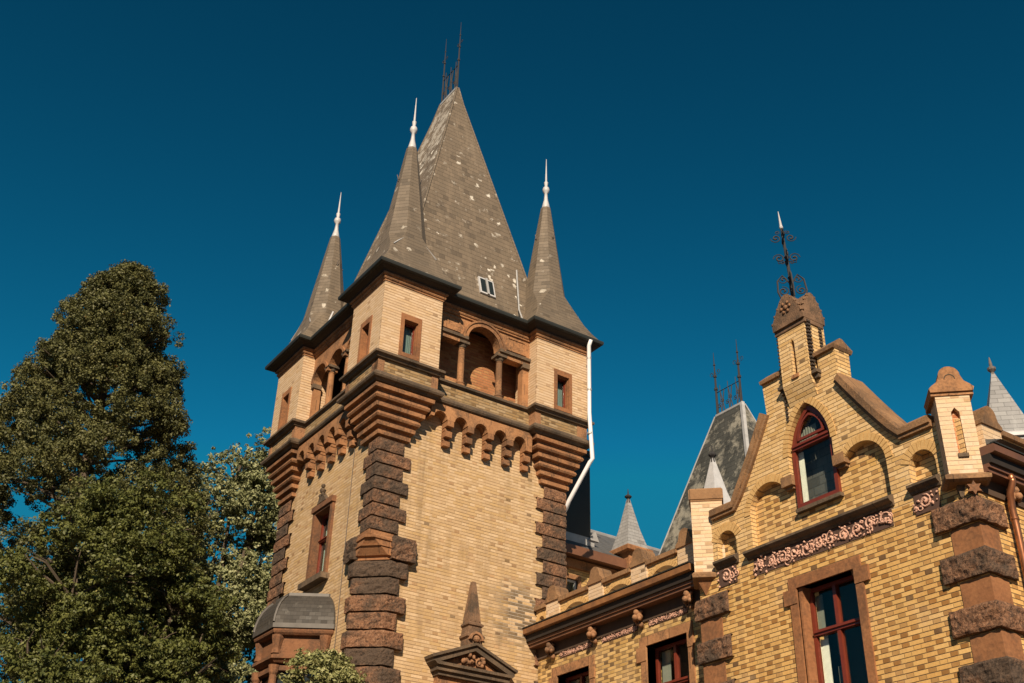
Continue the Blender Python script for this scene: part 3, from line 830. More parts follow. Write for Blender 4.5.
# the other three sides: three round arches
def loggia3(fr):
    m = MB(); zs = 15.42; r_ = .385; cs = (1.60, 2.52, 3.44)
    pts = [(L0, 16.22), (L0, zs)]
    for c in cs: pts += arc(c, zs, r_, 180, 0, 12)
    pts += [(L1, zs), (L1, 16.22)]
    m.plate(fr, pts[::-1], [], -.14, .08); o = m.build('loggia', 'stone', TOW)
    m = MB()
    for c in cs: m.plate(fr, arc(c, zs, r_ + .075, 178, 2, 14) + arc(c, zs, r_ + .005, 0, 180, 14), [], 0, .12)
    m.build('arch_moulding', 'stone_red', o)
    for a in (2.06, 2.98): column(fr, a, o)
    for a in (L0 + .05, L1 - .05):
        m = MB(); m.plate(fr, rect(a - .07, a + .07, 14.36, 15.30), [], -.14, .05); q = m.build('half_pier', 'stone', o)
        m = MB(); m.plate(fr, rect(a - .10, a + .10, 15.30, 15.42), [], -.14, .10); m.build('capital', 'stone_dark', q)
    m = MB(); m.plate(fr, rect(E_ - .2, W - E_ + .2, 14.3, 16.35), [], -.95, -.8); m.build('inner_backing', 'brick_orange', TOW)
for fr in (F1, F2, F3): loggia3(fr)

# main roof
def rr_(w, z):
    hy = .52 + w * .80; hf = .36 + w * .85
    return [(CX - w, CY - hy, z), (CX + w, CY - hy, z), (CX + w, CY + hf, z), (CX - w, CY + hf, z)]
m = MB(); rings = [rr_(2.80, 16.58), rr_(2.48, 16.72), rr_(2.22, 17.0), rr_(2.04, 17.5), rr_(1.87, 18.0)]
for k in range(1, 12): w = 1.87 * (1 - k / 11); rings.append(rr_(max(w, .03), 18.0 + 7.55 * k / 11))
m.loft(rings); m.build('main_roof', 'slate_main', TOW)
m = MB(); m.box((CX - .05, CY - .54, 25.5), (CX + .05, CY + .38, 25.58)); m.build('ridge_cap', 'lead', TOW)
# hip tiles
m = MB()
for sx in (-1, 1):
    for sy in (-1, 1):
        pts = []
        for r_ in rings[2:]:
            i = {(-1, -1): 0, (1, -1): 1, (1, 1): 2, (-1, 1): 3}[(sx, sy)]
            pts.append(r_[i])
        m.tube(pts, .035, 5)
m.build('hip', 'slate_spire', TOW)
def iron_post(mb, x, y, z0, h, n=3, s_=1.0):
    mb.tube([(x, y, z0), (x, y, z0 + h * .55), (x, y, z0 + h)], [.032 * s_, .022 * s_, .006], 6)
    mb.ball((x, y, z0 + h * .42), .05 * s_, 6); mb.ball((x, y, z0 + h * .62), .045 * s_, 6); mb.ball((x, y, z0 + h * .8), .03 * s_, 6)
def cresting(x, y0, y1, z, hp, hc, par, mat='iron', s_=1.0):
    m = MB()
    iron_post(m, x, y0, z, hp, s_=s_); iron_post(m, x, y1, z, hp, s_=s_)
    for (yy, f_) in ((y0, -1), (y1, 1), (y0, 1), (y1, -1)):
        fr = frame(x, yy, 0, 1, 1, 0); curl(m, fr, f_ * .10 * s_, z + hp * .68, .08 * s_, 1.2, 0, .008, f_, 3 if f_ > 0 else 0)
    m.build('finial', mat, par)
    m = MB(); n = 3; st = (y1 - y0) / n
    m.tube([(x, y0, z + hc), (x, y1, z + hc)], .014, 4); m.tube([(x, y0, z + hc * .08), (x, y1, z + hc * .08)], .014, 4)
    fr = frame(x, 0, 0, 1, 1, 0)
    for k in range(n):
        c = y0 + st * (k + .5)
        curl(m, fr, c - st * .2, z + hc * .55, st * .26, 1.4, 0, .013, 1, 0); curl(m, fr, c + st * .2, z + hc * .4, st * .26, 1.4, 0, .013, -1, 3.1)
        m.tube([(x, c, z), (x, c, z + hc * 1.25)], .012, 4)
    for k in range(n + 1):
        m.tube([(x, y0 + st * k, z), (x, y0 + st * (k + .5) if k < n else y1, z + hc)], .018, 4)
        m.tube([(x, y0 + st * k, z + hc), (x, y0 + st * (k + .5) if k < n else y1, z)], .018, 4)
    m.build('ridge_cresting', mat, par)
cresting(CX, CY - .51, CY + .36, 25.56, 2.75, .95, TOW)

# corner spires
def spire():
    cx, cy = XT + .375, YT + .375
    def ring(z, h, k):
        t_ = h * (1 - k * .586)
        return [(cx + h, cy - t_, z), (cx + h, cy + t_, z), (cx + t_, cy + h, z), (cx - t_, cy + h, z), (cx - h, cy + t_, z), (cx - h, cy - t_, z), (cx - t_, cy - h, z), (cx + t_, cy - h, z)]
    m = MB(); m.loft([ring(16.58, 1.05, .01), ring(16.68, .98, .02), ring(16.86, .87, .03), ring(17.1, .75, .06), ring(17.4, .645, .16), ring(17.72, .58, .6), ring(17.95, .535, 1.0)] + [ring(17.95 + (21.0 - 17.95) * k / 6, .535 - .405 * k / 6, 1.0) for k in range(1, 7)])
    o = m.build('spire', 'slate_spire', TOW)
    m = MB(); lead_finial(m, (cx, cy), 20.9, 22.78, .145); m.build('finial', 'lead_white', o, smooth=True)
    m = MB()
    for s_ in (-1, 1):
        m.tube([ring(17.4, .65, .16)[6 if s_ < 0 else 7], (cx + s_ * .30, cy - .56, 17.74)], .018, 4)
    m.tube([(cx - .22, cy - .545, 17.80), (cx + .22, cy - .545, 17.80)], .022, 4); m.tube([(cx - .545, cy - .22, 17.80), (cx - .545, cy + .22, 17.80)], .022, 4)
    m.build('flashing', 'lead', o)
    m = MB()
    for (x_, y_) in ((.36, .02), (-.36, -.02), (0, .34)):
        m.tube([(cx + x_ * .55, cy + y_ * .5, 19.9), (cx + x_ * .9, cy + y_ * .9, 19.86), (cx + x_, cy + y_, 19.98)], .013, 4)
    m.build('roof_hook', 'iron_grey', o)
    return o
sp = spire()
for k in (1, 2, 3):
    c_ = copy_part(sp, TOW, k * math.pi / 2)
    if k == 3: c_.scale.z = .925; c_.location.z = 16.58 * .075
# valley flashing beside the right spire
m = MB(); m.tube([(XT + W - 1.52, YT - .28, 16.66), (XT + W - 1.44, YT + .0, 17.1), (XT + W - 1.38, YT + .14, 17.6), (XT + W - 1.32, YT + .30, 18.2), (XT + W - 1.28, YT + .40, 18.6)], .022, 5); m.build('valley_flashing', 'lead', TOW); m = MB()
m.tube([(XT - .28, YT + W - 1.52, 16.66), (XT + .02, YT + W - 1.36, 17.1), (XT + .22, YT + W - 1.22, 17.7)], .03, 5)
m.build('valley_flashing', 'lead_white', TOW)
# skylight lying in the slope
def roofpt(u, z, out=0.0):
    w = 1.87 * (25.55 - z) / 7.55 if z > 18 else (1.87 + (18.0 - z) * .34)
    return Vector((XT + u, CY - (.52 + w * .80) - out, z))
m = MB(); a0, a1, z0, z1 = 2.62, 3.08, 17.42, 17.98
c4 = [roofpt(a0, z0), roofpt(a1, z0), roofpt(a1, z1), roofpt(a0, z1)]
nrm_ = (c4[1] - c4[0]).cross(c4[3] - c4[0]).normalized()
def slab(c4, h0, h1, inset=0.0, mat='lead_white', name='skylight', par=TOW):
    c = sum(c4, Vector()) / 4; q = [p + (c - p).normalized() * inset for p in c4]
    m = MB(); m.loft([[p + nrm_ * h0 for p in q], [p + nrm_ * h1 for p in q]]); return m.build(name, mat, par)
sk = slab(c4, -.05, .05)
slab(c4, .05, .06, .07, 'glass_dark', 'pane', sk)
mid0 = (c4[0] + c4[1]) / 2; mid1 = (c4[2] + c4[3]) / 2; dx_ = (c4[1] - c4[0]).normalized() * .03
slab([mid0 - dx_, mid0 + dx_, mid1 + dx_, mid1 - dx_], .055, .085, 0, 'lead', 'glazing_bar', sk)

# white rainwater pipe at the right corner
m = MB(); px_ = XT + 5.34; py_ = YT - T_ - .20
m.tube([(px_, py_ - .1, 16.52), (px_ + .02, py_, 16.38), (px_ + .02, py_ + .02, 14.5), (px_ + .07, py_ - .02, 13.25), (px_ + .04, py_ + .04, 13.18), (XT + 5.09, YT - .10, 12.25), (XT + 5.12, YT + .05, 12.12), (XT + 5.13, YT + .35, 11.9), (XT + 5.13, YT + .38, 8)], .052, 10)
dp = m.build('downpipe', 'white_pipe', TOW, smooth=True)
m = MB()
for zz in (16.0, 15.1, 13.9): m.lathe((px_ + .02, py_ + .01, zz), [(.062, 0), (.062, .05)], 10)
m.build('pipe_clip', 'lead', dp)
# waterspouts at the right corner ledge
m = MB(); m.box((XT + W + .44, YT + .3, 13.68), (XT + W + .62, YT + .5, 13.8)); m.build('waterspout', 'stone_dark', TOW)

# window in the left face
m = MB(); m.plate(F1, rect(1.96, 2.96, 9.93, 11.74), [rect(2.07, 2.85, 9.96, 11.57)], -.3, .03)
m.plate(F1, rect(1.93, 2.99, 11.62, 11.76), [], -.04, .07)
m.build('window_surround', 'stone_bay', TOW)
wo = window(TOW, F1, 2.07, 2.85, 9.96, 11.57, -.20, 'frame_red', .05, trans=((10.95, 2.08, 2.84),), glass='glass_lit', curtain=((2.12, 2.80, 10.0, 10.9, 'curtain'), (2.12, 2.80, 11.0, 11.5, 'curtain')))
m = MB(); m.plate(F1, rect(1.88, 3.04, 9.80, 9.93), [], -.04, .16); m.build('window_sill', 'stone_dark', TOW)
m = MB()
m.plate(F1, [(2.25, 11.76), (2.7, 11.76), (2.62, 11.9), (2.55, 12.0), (2.50, 12.0), (2.40, 11.9)], [], -.03, .08)
for (a, z, r_) in ((2.52, 12.06, .07), (2.50, 12.17, .055), (2.47, 11.95, .05), (2.6, 11.95, .05)):
    x, y, _ = F1(a, .06, 0); m.ball((x, y, z), r_, 8)
m.build('window_crest', 'stone_dark', TOW)
m = MB(); m.tube([F1(1.2, -.02, 13.2), F1(1.18, -.02, 8.6), F1(1.22, -.02, 5)], .007, 4); m.build('lightning_wire', 'iron_grey', TOW)

# aedicule with obelisk on the right face
m = MB(); m.plate(F0, [(1.56, 7.84), (3.53, 7.84), (3.46, 7.78), (1.63, 7.78)][::-1], [], -.04, .30); m.plate(F0, rect(1.66, 3.43, 7.68, 7.78), [], -.04, .24); m.plate(F0, rect(1.72, 3.37, 7.60, 7.68), [], -.04, .18)
ped = m.build('pediment', 'stone_dark', TOW)
m = MB(); m.plate(F0, [(1.80, 7.84), (3.30, 7.84), (2.545, 8.22)], [], -.04, .12); m.build('tympanum', 'stone_red', ped)
for s_ in (-1, 1):
    m = MB(); q = [(2.545, 8.20), (2.545, 8.33), (2.545 + s_ * 1.01, 7.93), (2.545 + s_ * .99, 7.84), (2.545 + s_ * .86, 7.84)]
    m.plate(F0, q if s_ < 0 else q[::-1], [], -.04, .26); q2 = [(2.545, 8.31), (2.545, 8.37), (2.545 + s_ * 1.05, 7.955), (2.545 + s_ * 1.03, 7.90)]
    m.plate(F0, q2 if s_ < 0 else q2[::-1], [], -.04, .31); m.build('raking_cornice', 'stone_dark', ped)
m = MB(); rnd = random.Random(4)
for k in range(26):
    a = 2.545 + rnd.uniform(-.28, .28); zt = 7.92 + rnd.random() * .42 * (1 - abs(a - 2.545) / .35)
    x, y, _ = F0(a, .14 + rnd.uniform(0, .09), 0); m.ball((x, y, zt), rnd.uniform(.03, .06), 6)
for k in (-1, 1): curl(m, F0, 2.545 + k * .16, 7.98, .11, 1.3, .16, .025, k)
m.build('carving', 'stone_carved', ped, smooth=True)
m = MB()
def sq(a, d_, h, z): return [F0(a - h, d_ - h * .9, z), F0(a + h, d_ - h * .9, z), F0(a + h, d_ + h * .9, z), F0(a - h, d_ + h * .9, z)]
ob_c = .08
m.loft([sq(2.53, ob_c, .18, 8.25), sq(2.53, ob_c, .18, 8.46), sq(2.53, ob_c, .22, 8.48), sq(2.53, ob_c, .22, 8.53), sq(2.53, ob_c, .18, 8.56), sq(2.53, ob_c, .16, 8.72), sq(2.53, ob_c, .195, 8.74), sq(2.53, ob_c, .195, 8.78), sq(2.53, ob_c, .15, 8.81), sq(2.53, ob_c, .065, 9.55), sq(2.53, ob_c, .045, 9.72)])
for s_ in (-.11, 0, .11):
    m.tube([F0(2.53 + s_, .215, 8.84), F0(2.53 + s_ * .42, .142, 9.5)], .016, 5)
ob = m.build('obelisk', 'stone_capdark', ped)
m = MB(); x, y, _ = F0(2.53, .30, 0); m.ball((x, y, 8.44), .075, 10); m.plate(F0, arc(2.53, 8.42, .17, 180, 0, 10) + arc(2.53, 8.42, .12, 0, 180, 10), [], .2, .32); m.build('rosette', 'stone_carved', ob, smooth=False)
m = MB(); m.plate(F0, rect(1.75, 3.34, 7.28, 7.60), [], -.04, .10); m.plate(F0, rect(1.80, 2.0, 5.0, 7.28), [], -.04, .10); m.plate(F0, rect(3.09, 3.29, 5.0, 7.28), [], -.04, .10); m.build('window_surround', 'stone_red', ped)
m = MB(); m.plate(F0, rect(2.0, 3.09, 5.0, 7.28), [], -.02, .0); m.build('pane', 'glass_dark', ped)

# half-octagonal bay window on the left face
def bay_ring(s_, z, o=0.0):
    pts = [(0.0, 1.30), (1.04, 1.99), (1.04, 3.01), (0.0, 3.70)]; r_ = []
    for (d_, v) in pts:
        dd = d_ * s_ + (o if d_ > 0 else 0); vv = 2.5 + (v - 2.5) * s_ + (o if v > 2.5 else -o) * (.5 if d_ > 0 else 1)
        r_.append((XT - dd, YT + vv, z))
    r_.append((XT + .2, YT + 2.5 + (1.2 * s_ + o), z)); r_.append((XT + .2, YT + 2.5 - (1.2 * s_ + o), z))
    return r_
m = MB(); m.loft([bay_ring(1.0, 8.60), bay_ring(1.0, 8.66), bay_ring(.985, 8.80), bay_ring(.95, 8.95), bay_ring(.89, 9.10), bay_ring(.81, 9.22), bay_ring(.72, 9.31), bay_ring(.66, 9.35)])
bay = m.build('bay_window', 'slate_bay', TOW)
m = MB(); m.loft([bay_ring(.68, 9.33), bay_ring(.68, 9.40), bay_ring(.60, 9.42)]); m.build('ridge_cap', 'lead_dark', bay)
m = MB()
for i in (1, 2): m.tube([bay_ring(s_ + .005, z + .01)[i] for s_, z in ((1.0, 8.66), (.985, 8.80), (.95, 8.95), (.89, 9.10), (.81, 9.22), (.72, 9.31))], .03, 5)
m.loft([bay_ring(1.015, 8.55), bay_ring(1.02, 8.645)], True, True)
m.build('roof_edge', 'lead_dark', bay)
m = MB(); m.loft([bay_ring(.93, 8.42), bay_ring(.97, 8.46), bay_ring(.985, 8.50), bay_ring(.985, 8.55)]); m.build('cornice', 'stone_bay', bay)
m = MB(); m.loft([bay_ring(.84, 8.0), bay_ring(.84, 8.42)]); m.build('frieze_band', 'stone_bay', bay)
m = MB(); m.loft([bay_ring(.86, 7.86), bay_ring(.90, 7.9), bay_ring(.95, 7.93), bay_ring(.95, 8.0), bay_ring(.88, 8.04)]); m.build('string_course', 'stone_bay', bay)
m = MB(); m.loft([bay_ring(.86, 7.70), bay_ring(.86, 7.80)]); m.loft([bay_ring(.80, 5.0), bay_ring(.80, 5.6)]); m.loft([bay_ring(.84, 5.6), bay_ring(.84, 5.7)]); m.build('lintel', 'stone_bay', bay)
m = MB(); m.loft([bay_ring(.74, 5.6), bay_ring(.74, 7.9)]); m.build('pane', 'glass_dark', bay)
for i in (0, 1, 2, 3):
    a_ = bay_ring(.84, 0)[i]; m = MB()
    m.lathe((a_[0] + (.0 if i in (1, 2) else -.06), a_[1], 5.7), [(.10, 0), (.085, .08), (.08, 1.7), (.075, 1.9), (.10, 1.95), (.12, 2.1)], 12); m.build('column', 'stone_bay', bay)
    m = MB(); x_, y_ = a_[0] + (0 if i in (1, 2) else -.06), a_[1]; m.lathe((x_, y_, 8.04), [(.11, 0), (.10, .05), (.085, .1), (.10, .2), (.13, .34), (.13, .38)], 8); m.build('bracket', 'stone_bay', bay)
m = MB(); m.loft([bay_ring(.82, 0), bay_ring(.82, 5.0)]); m.build('wall', 'brick_tower', bay)

# ================================================================== GABLED WING
XG, YC = 14.0, 11.80
G = frame(XG, YC, 0, 1, -1, 0)          # a = distance from the gable's middle, positive = away to the left
GAB = thing('gabled_wing', 'yellow brick stepped gable wing with pointed arch window and carved frieze, at the right', 'building', (XG + 2, YC, 0))
HW = 2.88
cop_r = [(-2.42, 9.62), (-1.84, 9.62)] + [(-1.84 + 1.06 * t_, 9.62 + 1.47 * (t_ ** 1.12)) for t_ in (.15, .3, .45, .6, .75, .9, 1.0)]
cop_l = [(-a * (1.0 if a < -1.8 else 1.0) + (.10 * (1.84 + a) / 1.06 if a > -1.84 else 0), z) for a, z in cop_r]
out = [(-HW, 0), (HW, 0), (HW, 9.50)] + cop_l + [(.92, 11.72), (.46, 11.72), (.46, 11.42), (.335, 11.40), (.335, 12.48), (-.335, 12.48), (-.335, 11.40), (-.40, 11.42), (-.40, 11.72), (-.80, 11.72)] + cop_r[::-1] + [(-HW, 9.50)]
# big recess: pointed window between two arched panels
sp_z, ra = 9.36, .455
def pointed(hw, zs, za, n=9):
    """pointed arch from right spring (-hw) over the apex to the left spring (+hw) listed left->right reversed"""
    h = za - zs; r_ = (hw * hw + h * h) / (2 * hw); cx_ = hw - r_
    th = math.asin(min(1, h / r_)); pts = [(cx_ + r_ * math.cos(th * k / n), zs + r_ * math.sin(th * k / n)) for k in range(n + 1)]
    return pts, [(-a, z) for a, z in pts[::-1]][1:]
pl, pr_ = pointed(.49, 10.12, 10.98)
rec = [(-1.49, 8.74), (1.49, 8.74)]
rec += arc(1.035, sp_z, ra, 0, 142, 14)
rec += [(.66, 9.66), (.49, 9.66)] + pl + pr_ + [(-.49, 9.66), (-.66, 9.66)]
rec += arc(-1.035, sp_z, ra, 38, 180, 14)
small = []
for s_ in (-1, 1):
    c_ = s_ * 2.12
    small.append([(c_ - .24, 8.76), (c_ + .24, 8.76)] + arc(c_, 9.02, .24, 0, 180, 10))
winh = rect(-.60, .60, 5.72, 7.80)
holes = [rec] + small + [winh]
def split_plate(m, fr, outer, hls, d0, d1, zcut, upper):
    return m.plate(fr, outer, hls, d0, d1)
low = [(-HW, 0), (HW, 0), (HW, 8.50), (-HW, 8.50)]
m = MB(); m.plate(G, low, [winh], -.36, 0); m.build('wall', 'brick_gable', GAB)
up = [(-HW, 8.50), (HW, 8.50), (HW, 9.50)] + out[3:-1] + [(-HW, 9.50)]
m = MB(); m.plate(G, up, [rec] + small, -.36, 0); m.build('gable_wall', 'brick_gable_top', GAB)
# recessed panels
m = MB()
hole_g = [(-.455, 9.12), (.455, 9.12)] + pointed(.455, 10.12, 10.95)[0] + pointed(.455, 10.12, 10.95)[1]
m.plate(G, rect(-1.55, 1.55, 8.66, 11.1)[:2] + [(1.55, 9.9), (.7, 9.95), (.6, 11.1), (-.6, 11.1), (-.7, 9.95), (-1.55, 9.9)], [hole_g], -.30, -.13)
for s_ in (-1, 1): m.plate(G, rect(s_ * 2.12 - .3, s_ * 2.12 + .3, 8.66, 9.32), [], -.30, -.15)
m.build('recessed_panel', 'brick_panel', GAB)
# arch rings
for s_ in (-1, 1):
    m = MB(); arch_ring(m, G, s_ * 1.035, sp_z, ra + .004, ra + .135, 0 if s_ > 0 else 40, 140 if s_ > 0 else 180, -.12, .014); m.build('arch_ring', 'arch_brick', GAB)
    m = MB(); arch_ring(m, G, s_ * 2.12, 9.02, .244, .40, 20, 160, -.12, .012, .07); m.build('arch_ring', 'arch_brick', GAB)
m = MB()
hw, zs, za = .47, 10.12, 10.98
h = za - zs; r_ = (hw * hw + h * h) / (2 * hw); th = math.degrees(math.asin(h / r_))
arch_ring(m, G, hw - r_, zs, r_ + .004, r_ + .13, 0, th, -.12, .012)
arch_ring(m, G, -(hw - r_), zs, r_ + .004, r_ + .13, 180, 180 - th, -.12, .012)
m.build('window_arch', 'arch_brick', GAB)
# brackets
for s_ in (-1, 1):
    m = MB(); a0, a1 = sorted((s_ * .455, s_ * .70))
    m.plate(G, rect(a0, a1, 9.60, 9.78), [], -.13, .02); m.plate(G, rect(a0 + .03, a1 - .03, 9.55, 9.60), [], -.13, -.05); m.build('bracket', 'stone_cap', GAB)
# pointed window
po = pointed(.455, 10.12, 10.94)
gw = window(GAB, G, -.455, .455, 9.16, 10.12, -.10, 'frame_red', .07, trans=((10.26, -.42, .42),), glass='glass', arch=po[0] + po[1],
            curtain=((.30, .41, 9.2, 10.2, 'curtain'), (-.05, .36, 10.32, 10.62, 'curtain_grey')), name='pointed_window')
m = MB()
pts = [(-.30, 10.36), (.30, 10.36)] + pointed(.30, 10.36, 10.80)[0][1:] + pointed(.30, 10.36, 10.80)[1][:-1]
ins = [(a * .84, 10.36 + .045 + (z - 10.36) * .80) for a, z in pts]
m.plate(G, pts, [ins], -.10, -.06); m.build('sash', 'frame_red', gw)
m = MB(); m.plate(G, rect(-.49, .49, 9.09, 9.155), [], -.20, -.04); m.build('window_sill', 'stone_dark', GAB)
# shelves and carved friezes
m = MB()
def shelf(m, a0, a1, z, d_=.14):
    m.loft([[G(a0, -.02, z - .13), G(a0, .03, z - .13), G(a0, .05, z - .09), G(a0, d_ - .03, z - .07), G(a0, d_, z - .04), G(a0, d_, z), G(a0, .0, z + .06), G(a0, -.14, z + .06)],
            [G(a1, -.02, z - .13), G(a1, .03, z - .13), G(a1, .05, z - .09), G(a1, d_ - .03, z - .07), G(a1, d_, z - .04), G(a1, d_, z), G(a1, .0, z + .06), G(a1, -.14, z + .06)]])
shelf(m, -1.52, 1.62, 8.69); m.build('shelf', 'stone_dark', GAB)
for s_ in (-1, 1):
    m = MB(); shelf(m, s_ * 2.12 - .27, s_ * 2.12 + .27, 8.73, .12); m.build('shelf', 'stone_dark', GAB)
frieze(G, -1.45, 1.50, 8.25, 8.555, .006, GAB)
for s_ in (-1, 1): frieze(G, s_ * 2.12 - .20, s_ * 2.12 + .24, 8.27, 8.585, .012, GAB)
# rectangular window with stone surround
m = MB(); m.plate(G, rect(-.74, .76, 7.80, 7.985), [], -.3, .035); m.build('lintel', 'stone_frame', GAB)
for s_ in (-1, 1):
    m = MB(); a0, a1 = sorted((s_ * .60, s_ * .755)); m.plate(G, rect(a0, a1, 5.6, 7.55), [], -.34, .032)
    a0, a1 = sorted((s_ * .60, s_ * .88)); m.plate(G, rect(a0, a1, 7.55, 7.797), [], -.34, .045)
    # splayed inner jamb
    q = [(s_ * .60, 5.6), (s_ * .60, 7.62), (s_ * .52, 7.62), (s_ * .52, 5.6)]
    m.add([G(s_ * .602, -.02, 5.6), G(s_ * .602, -.02, 7.6), G(s_ * .602, -.02, 7.8), G(s_ * .50, -.02, 7.8), G(s_ * .55, -.02, 7.66), G(s_ * .56, -.02, 7.58), G(s_ * .575, -.02, 5.6),
           G(s_ * .602, -.26, 5.6), G(s_ * .602, -.26, 7.6), G(s_ * .602, -.26, 7.8), G(s_ * .46, -.26, 7.8), G(s_ * .51, -.26, 7.66), G(s_ * .53, -.26, 7.58), G(s_ * .545, -.26, 5.6)],
          [(0, 1, 2, 3, 4, 5, 6), (13, 12, 11, 10, 9, 8, 7)] + [(i, (i + 1) % 7, (i + 1) % 7 + 7, i + 7) for i in range(7)])
    m.build('jamb', 'stone_frame', GAB)
m = MB(); m.plate(G, rect(-.85, .85, 5.46, 5.6), [], -.3, .12); m.build('window_sill', 'stone_frame', GAB)
window(GAB, G, -.56, .53, 5.6, 7.80, -.22, 'frame_red', .06, mull=((0, 5.65, 7.02), (0, 7.1, 7.76)), trans=((7.06, -.53, .50),), glass='glass',
       curtain=((.34, .50, 5.7, 6.98, 'curtain'), (.12, .20, 5.7, 6.5, 'curtain_grey'), (.36, .50, 7.12, 7.7, 'curtain_grey')))
m = MB(); m.plate(G, rect(-.66, .66, 5.4, 7.9), [], -.62, -.58); m.plate(G, rect(-.5, .5, 9.0, 10.8), [], -.62, -.58); m.build('inner_backing', 'room', GAB)  # dark sheets added close behind the panes for room darkness
# pedestal with slit
m = MB(); sl = [(-.045, 11.50), (.045, 11.50), (.045, 12.14), (0, 12.22), (-.045, 12.14)]
m.plate(G, [(-.32, 11.36), (.32, 11.36), (.32, 12.50), (-.32, 12.50)], [sl], 0.003, .13)
m.plate(G, rect(-.31, .31, 11.4, 12.5), [], -.28, -.01)
m.loft([[G(-.32, .0, 10.98), G(.32, .0, 10.98), G(.32, -.02, 10.98), G(-.32, -.02, 10.98)], [G(-.32, .13, 11.36), G(.32, .13, 11.36), G(.32, -.02, 11.36), G(-.32, -.02, 11.36)]])
pd = m.build('pedestal', 'brick_gable_top', GAB)
m = MB(); m.plate(G, rect(-.05, .05, 11.5, 12.2), [], -.02, .02); m.build('slit_back', 'brick_red', pd)
m = MB(); m.plate(G, rect(-.075, .075, 11.42, 11.49), [], .02, .16); m.build('slit_sill', 'stone_red', pd)
for s_ in (-1, 1):      # toothed dark edges and their little corbels
    m = MB(); z = 11.46
    while z < 12.44:
        a0, a1 = sorted((s_ * .315, s_ * .375)); m.plate(G, rect(a0, a1, z, z + .038), [], .02, .11); z += .0745
    if s_ > 0:
        z = 10.75
        while z < 11.3:
            m.plate(G, rect(.37, .41, z, z + .04), [], -.02, .03); z += .0745
    m.build('toothing', 'dark_tooth', pd)
    m = MB(); a0, a1 = sorted((s_ * .34, s_ * .46)); m.plate(G, rect(a0, a1, 11.36, 11.42), [], .0, .12); m.plate(G, rect(a0 + .02, a1 - .02, 11.28, 11.36), [], .0, .07); m.build('corbel', 'stone_dark', pd)
# side faces of the pedestal
m = MB()
for s_ in (-1, 1):
    z = 11.80
    while z < 12.44:
        y_ = YC + s_ * .315; m.box((XG + .20, min(y_, y_ + s_ * .04), z), (XG + .28, max(y_, y_ + s_ * .04), z + .036)); z += .0728
m.build('toothing', 'dark_tooth', pd)
# stone cap with four little gables
def gab(w, z0, z1):
    return [(-w, z0), (w, z0), (w * 1.02, z0 + .10), (w * .90, z0 + .22), (w * .62, z0 + .40), (w * .40, z1 - .10), (w * .18, z1 - .015), (0, z1), (-w * .18, z1 - .015), (-w * .40, z1 - .10), (-w * .62, z0 + .40), (-w * .90, z0 + .22), (-w * 1.02, z0 + .10)]
m = MB(); m.plate(G, gab(.36, 12.50, 13.14), [], -.38, .19)
GX = frame(XG + .095, YC, 1, 0, 0, -1); m.plate(GX, gab(.28, 12.503, 13.10), [], -.365, .365)
m.plate(G, rect(-.36, .36, 12.42, 12.52), [], -.33, .15)
for fr_, w_ in ((G, .36), (GX, .365)):
    for sg in (-1, 1):
        for (a_, z_) in ((.36, 12.66), (.29, 12.80), (.21, 12.92), (.12, 13.03)):
            x_, y_, _ = fr_(sg * a_ * (1 if fr_ is G else .78), .17 if fr_ is G else w_ - .02, 0); m.ball((x_, y_, z_), .035, 6)
cap = m.build('cap', 'stone_capdark', GAB)
m = MB(); x_, y_, _ = G(0, .20, 0); m.lathe((0, 0, 0), [(.001, 0)] * 2, 3)
m = MB()
for k in range(6):
    a = k * 60; m.ball((XG - .205, YC + .10 * math.cos(R(a)), 12.86 + .10 * math.sin(R(a))), (.02, .035, .035), 6)
m.ball((XG - .205, YC, 12.86), (.03, .05, .05), 8); m.build('rosette', 'stone_carved', cap, smooth=True)
# wrought-iron finial
m = MB(); fx_, fy_ = XG + .10, YC + .02
m.tube([(fx_, fy_, 12.95), (fx_ + .0, fy_ + .07, 14.2), (fx_, fy_ + .11, 14.85)], [.034, .028, .022], 8)
fin = m.build('finial', 'iron', GAB)
m = MB(); m.tube([(fx_, fy_ + .11, 14.85), (fx_, fy_ + .14, 15.26)], [.030, .006], 8); m.ball((fx_, fy_ + .11, 14.86), .04, 8); m.build('tip', 'lead_white', fin)
for k in range(4):
    m = MB(); dx_, dy_ = math.cos(R(45 + 90 * k)), math.sin(R(45 + 90 * k))
    fr = frame(fx_, fy_, dx_, dy_, -dy_, dx_)
    fr = (lambda f_: (lambda a, d, z: (f_(a, d, z)[0], f_(a, d, z)[1] + .058 * (z - 13.0), z)))(fr)
    m.tube([fr(.03, 0, 13.55), fr(.14, 0, 13.72), fr(.24, 0, 13.60), fr(.26, 0, 13.35), fr(.20, 0, 13.12)], .018, 5)
    curl(m, fr, .16, 13.36, .11, 1.5, 0, .016, 1, 1.5); curl(m, fr, .13, 13.62, .09, 1.2, 0, .014, -1, 0)
    curl(m, fr, .14, 14.12, .11, 1.4, 0, .016, 1, 0); curl(m, fr, .08, 14.02, .05, 1.2, 0, .01, -1, 2)
    curl(m, fr, .14, 14.60, .10, 1.4, 0, .015, -1, 0); curl(m, fr, .10, 14.74, .05, 1.2, 0, .01, 1, 2)
    m.tube([fr(.0, 0, 14.05), fr(.16, 0, 14.0), fr(.18, 0, 14.12)], .010, 4)
    m.build('scroll', 'iron', fin)
m = MB(); m.ball((fx_, fy_ + .066, 14.14), .05, 8); m.ball((fx_, fy_ + .04, 13.66), .05, 8)
m.build('knob', 'iron', fin)
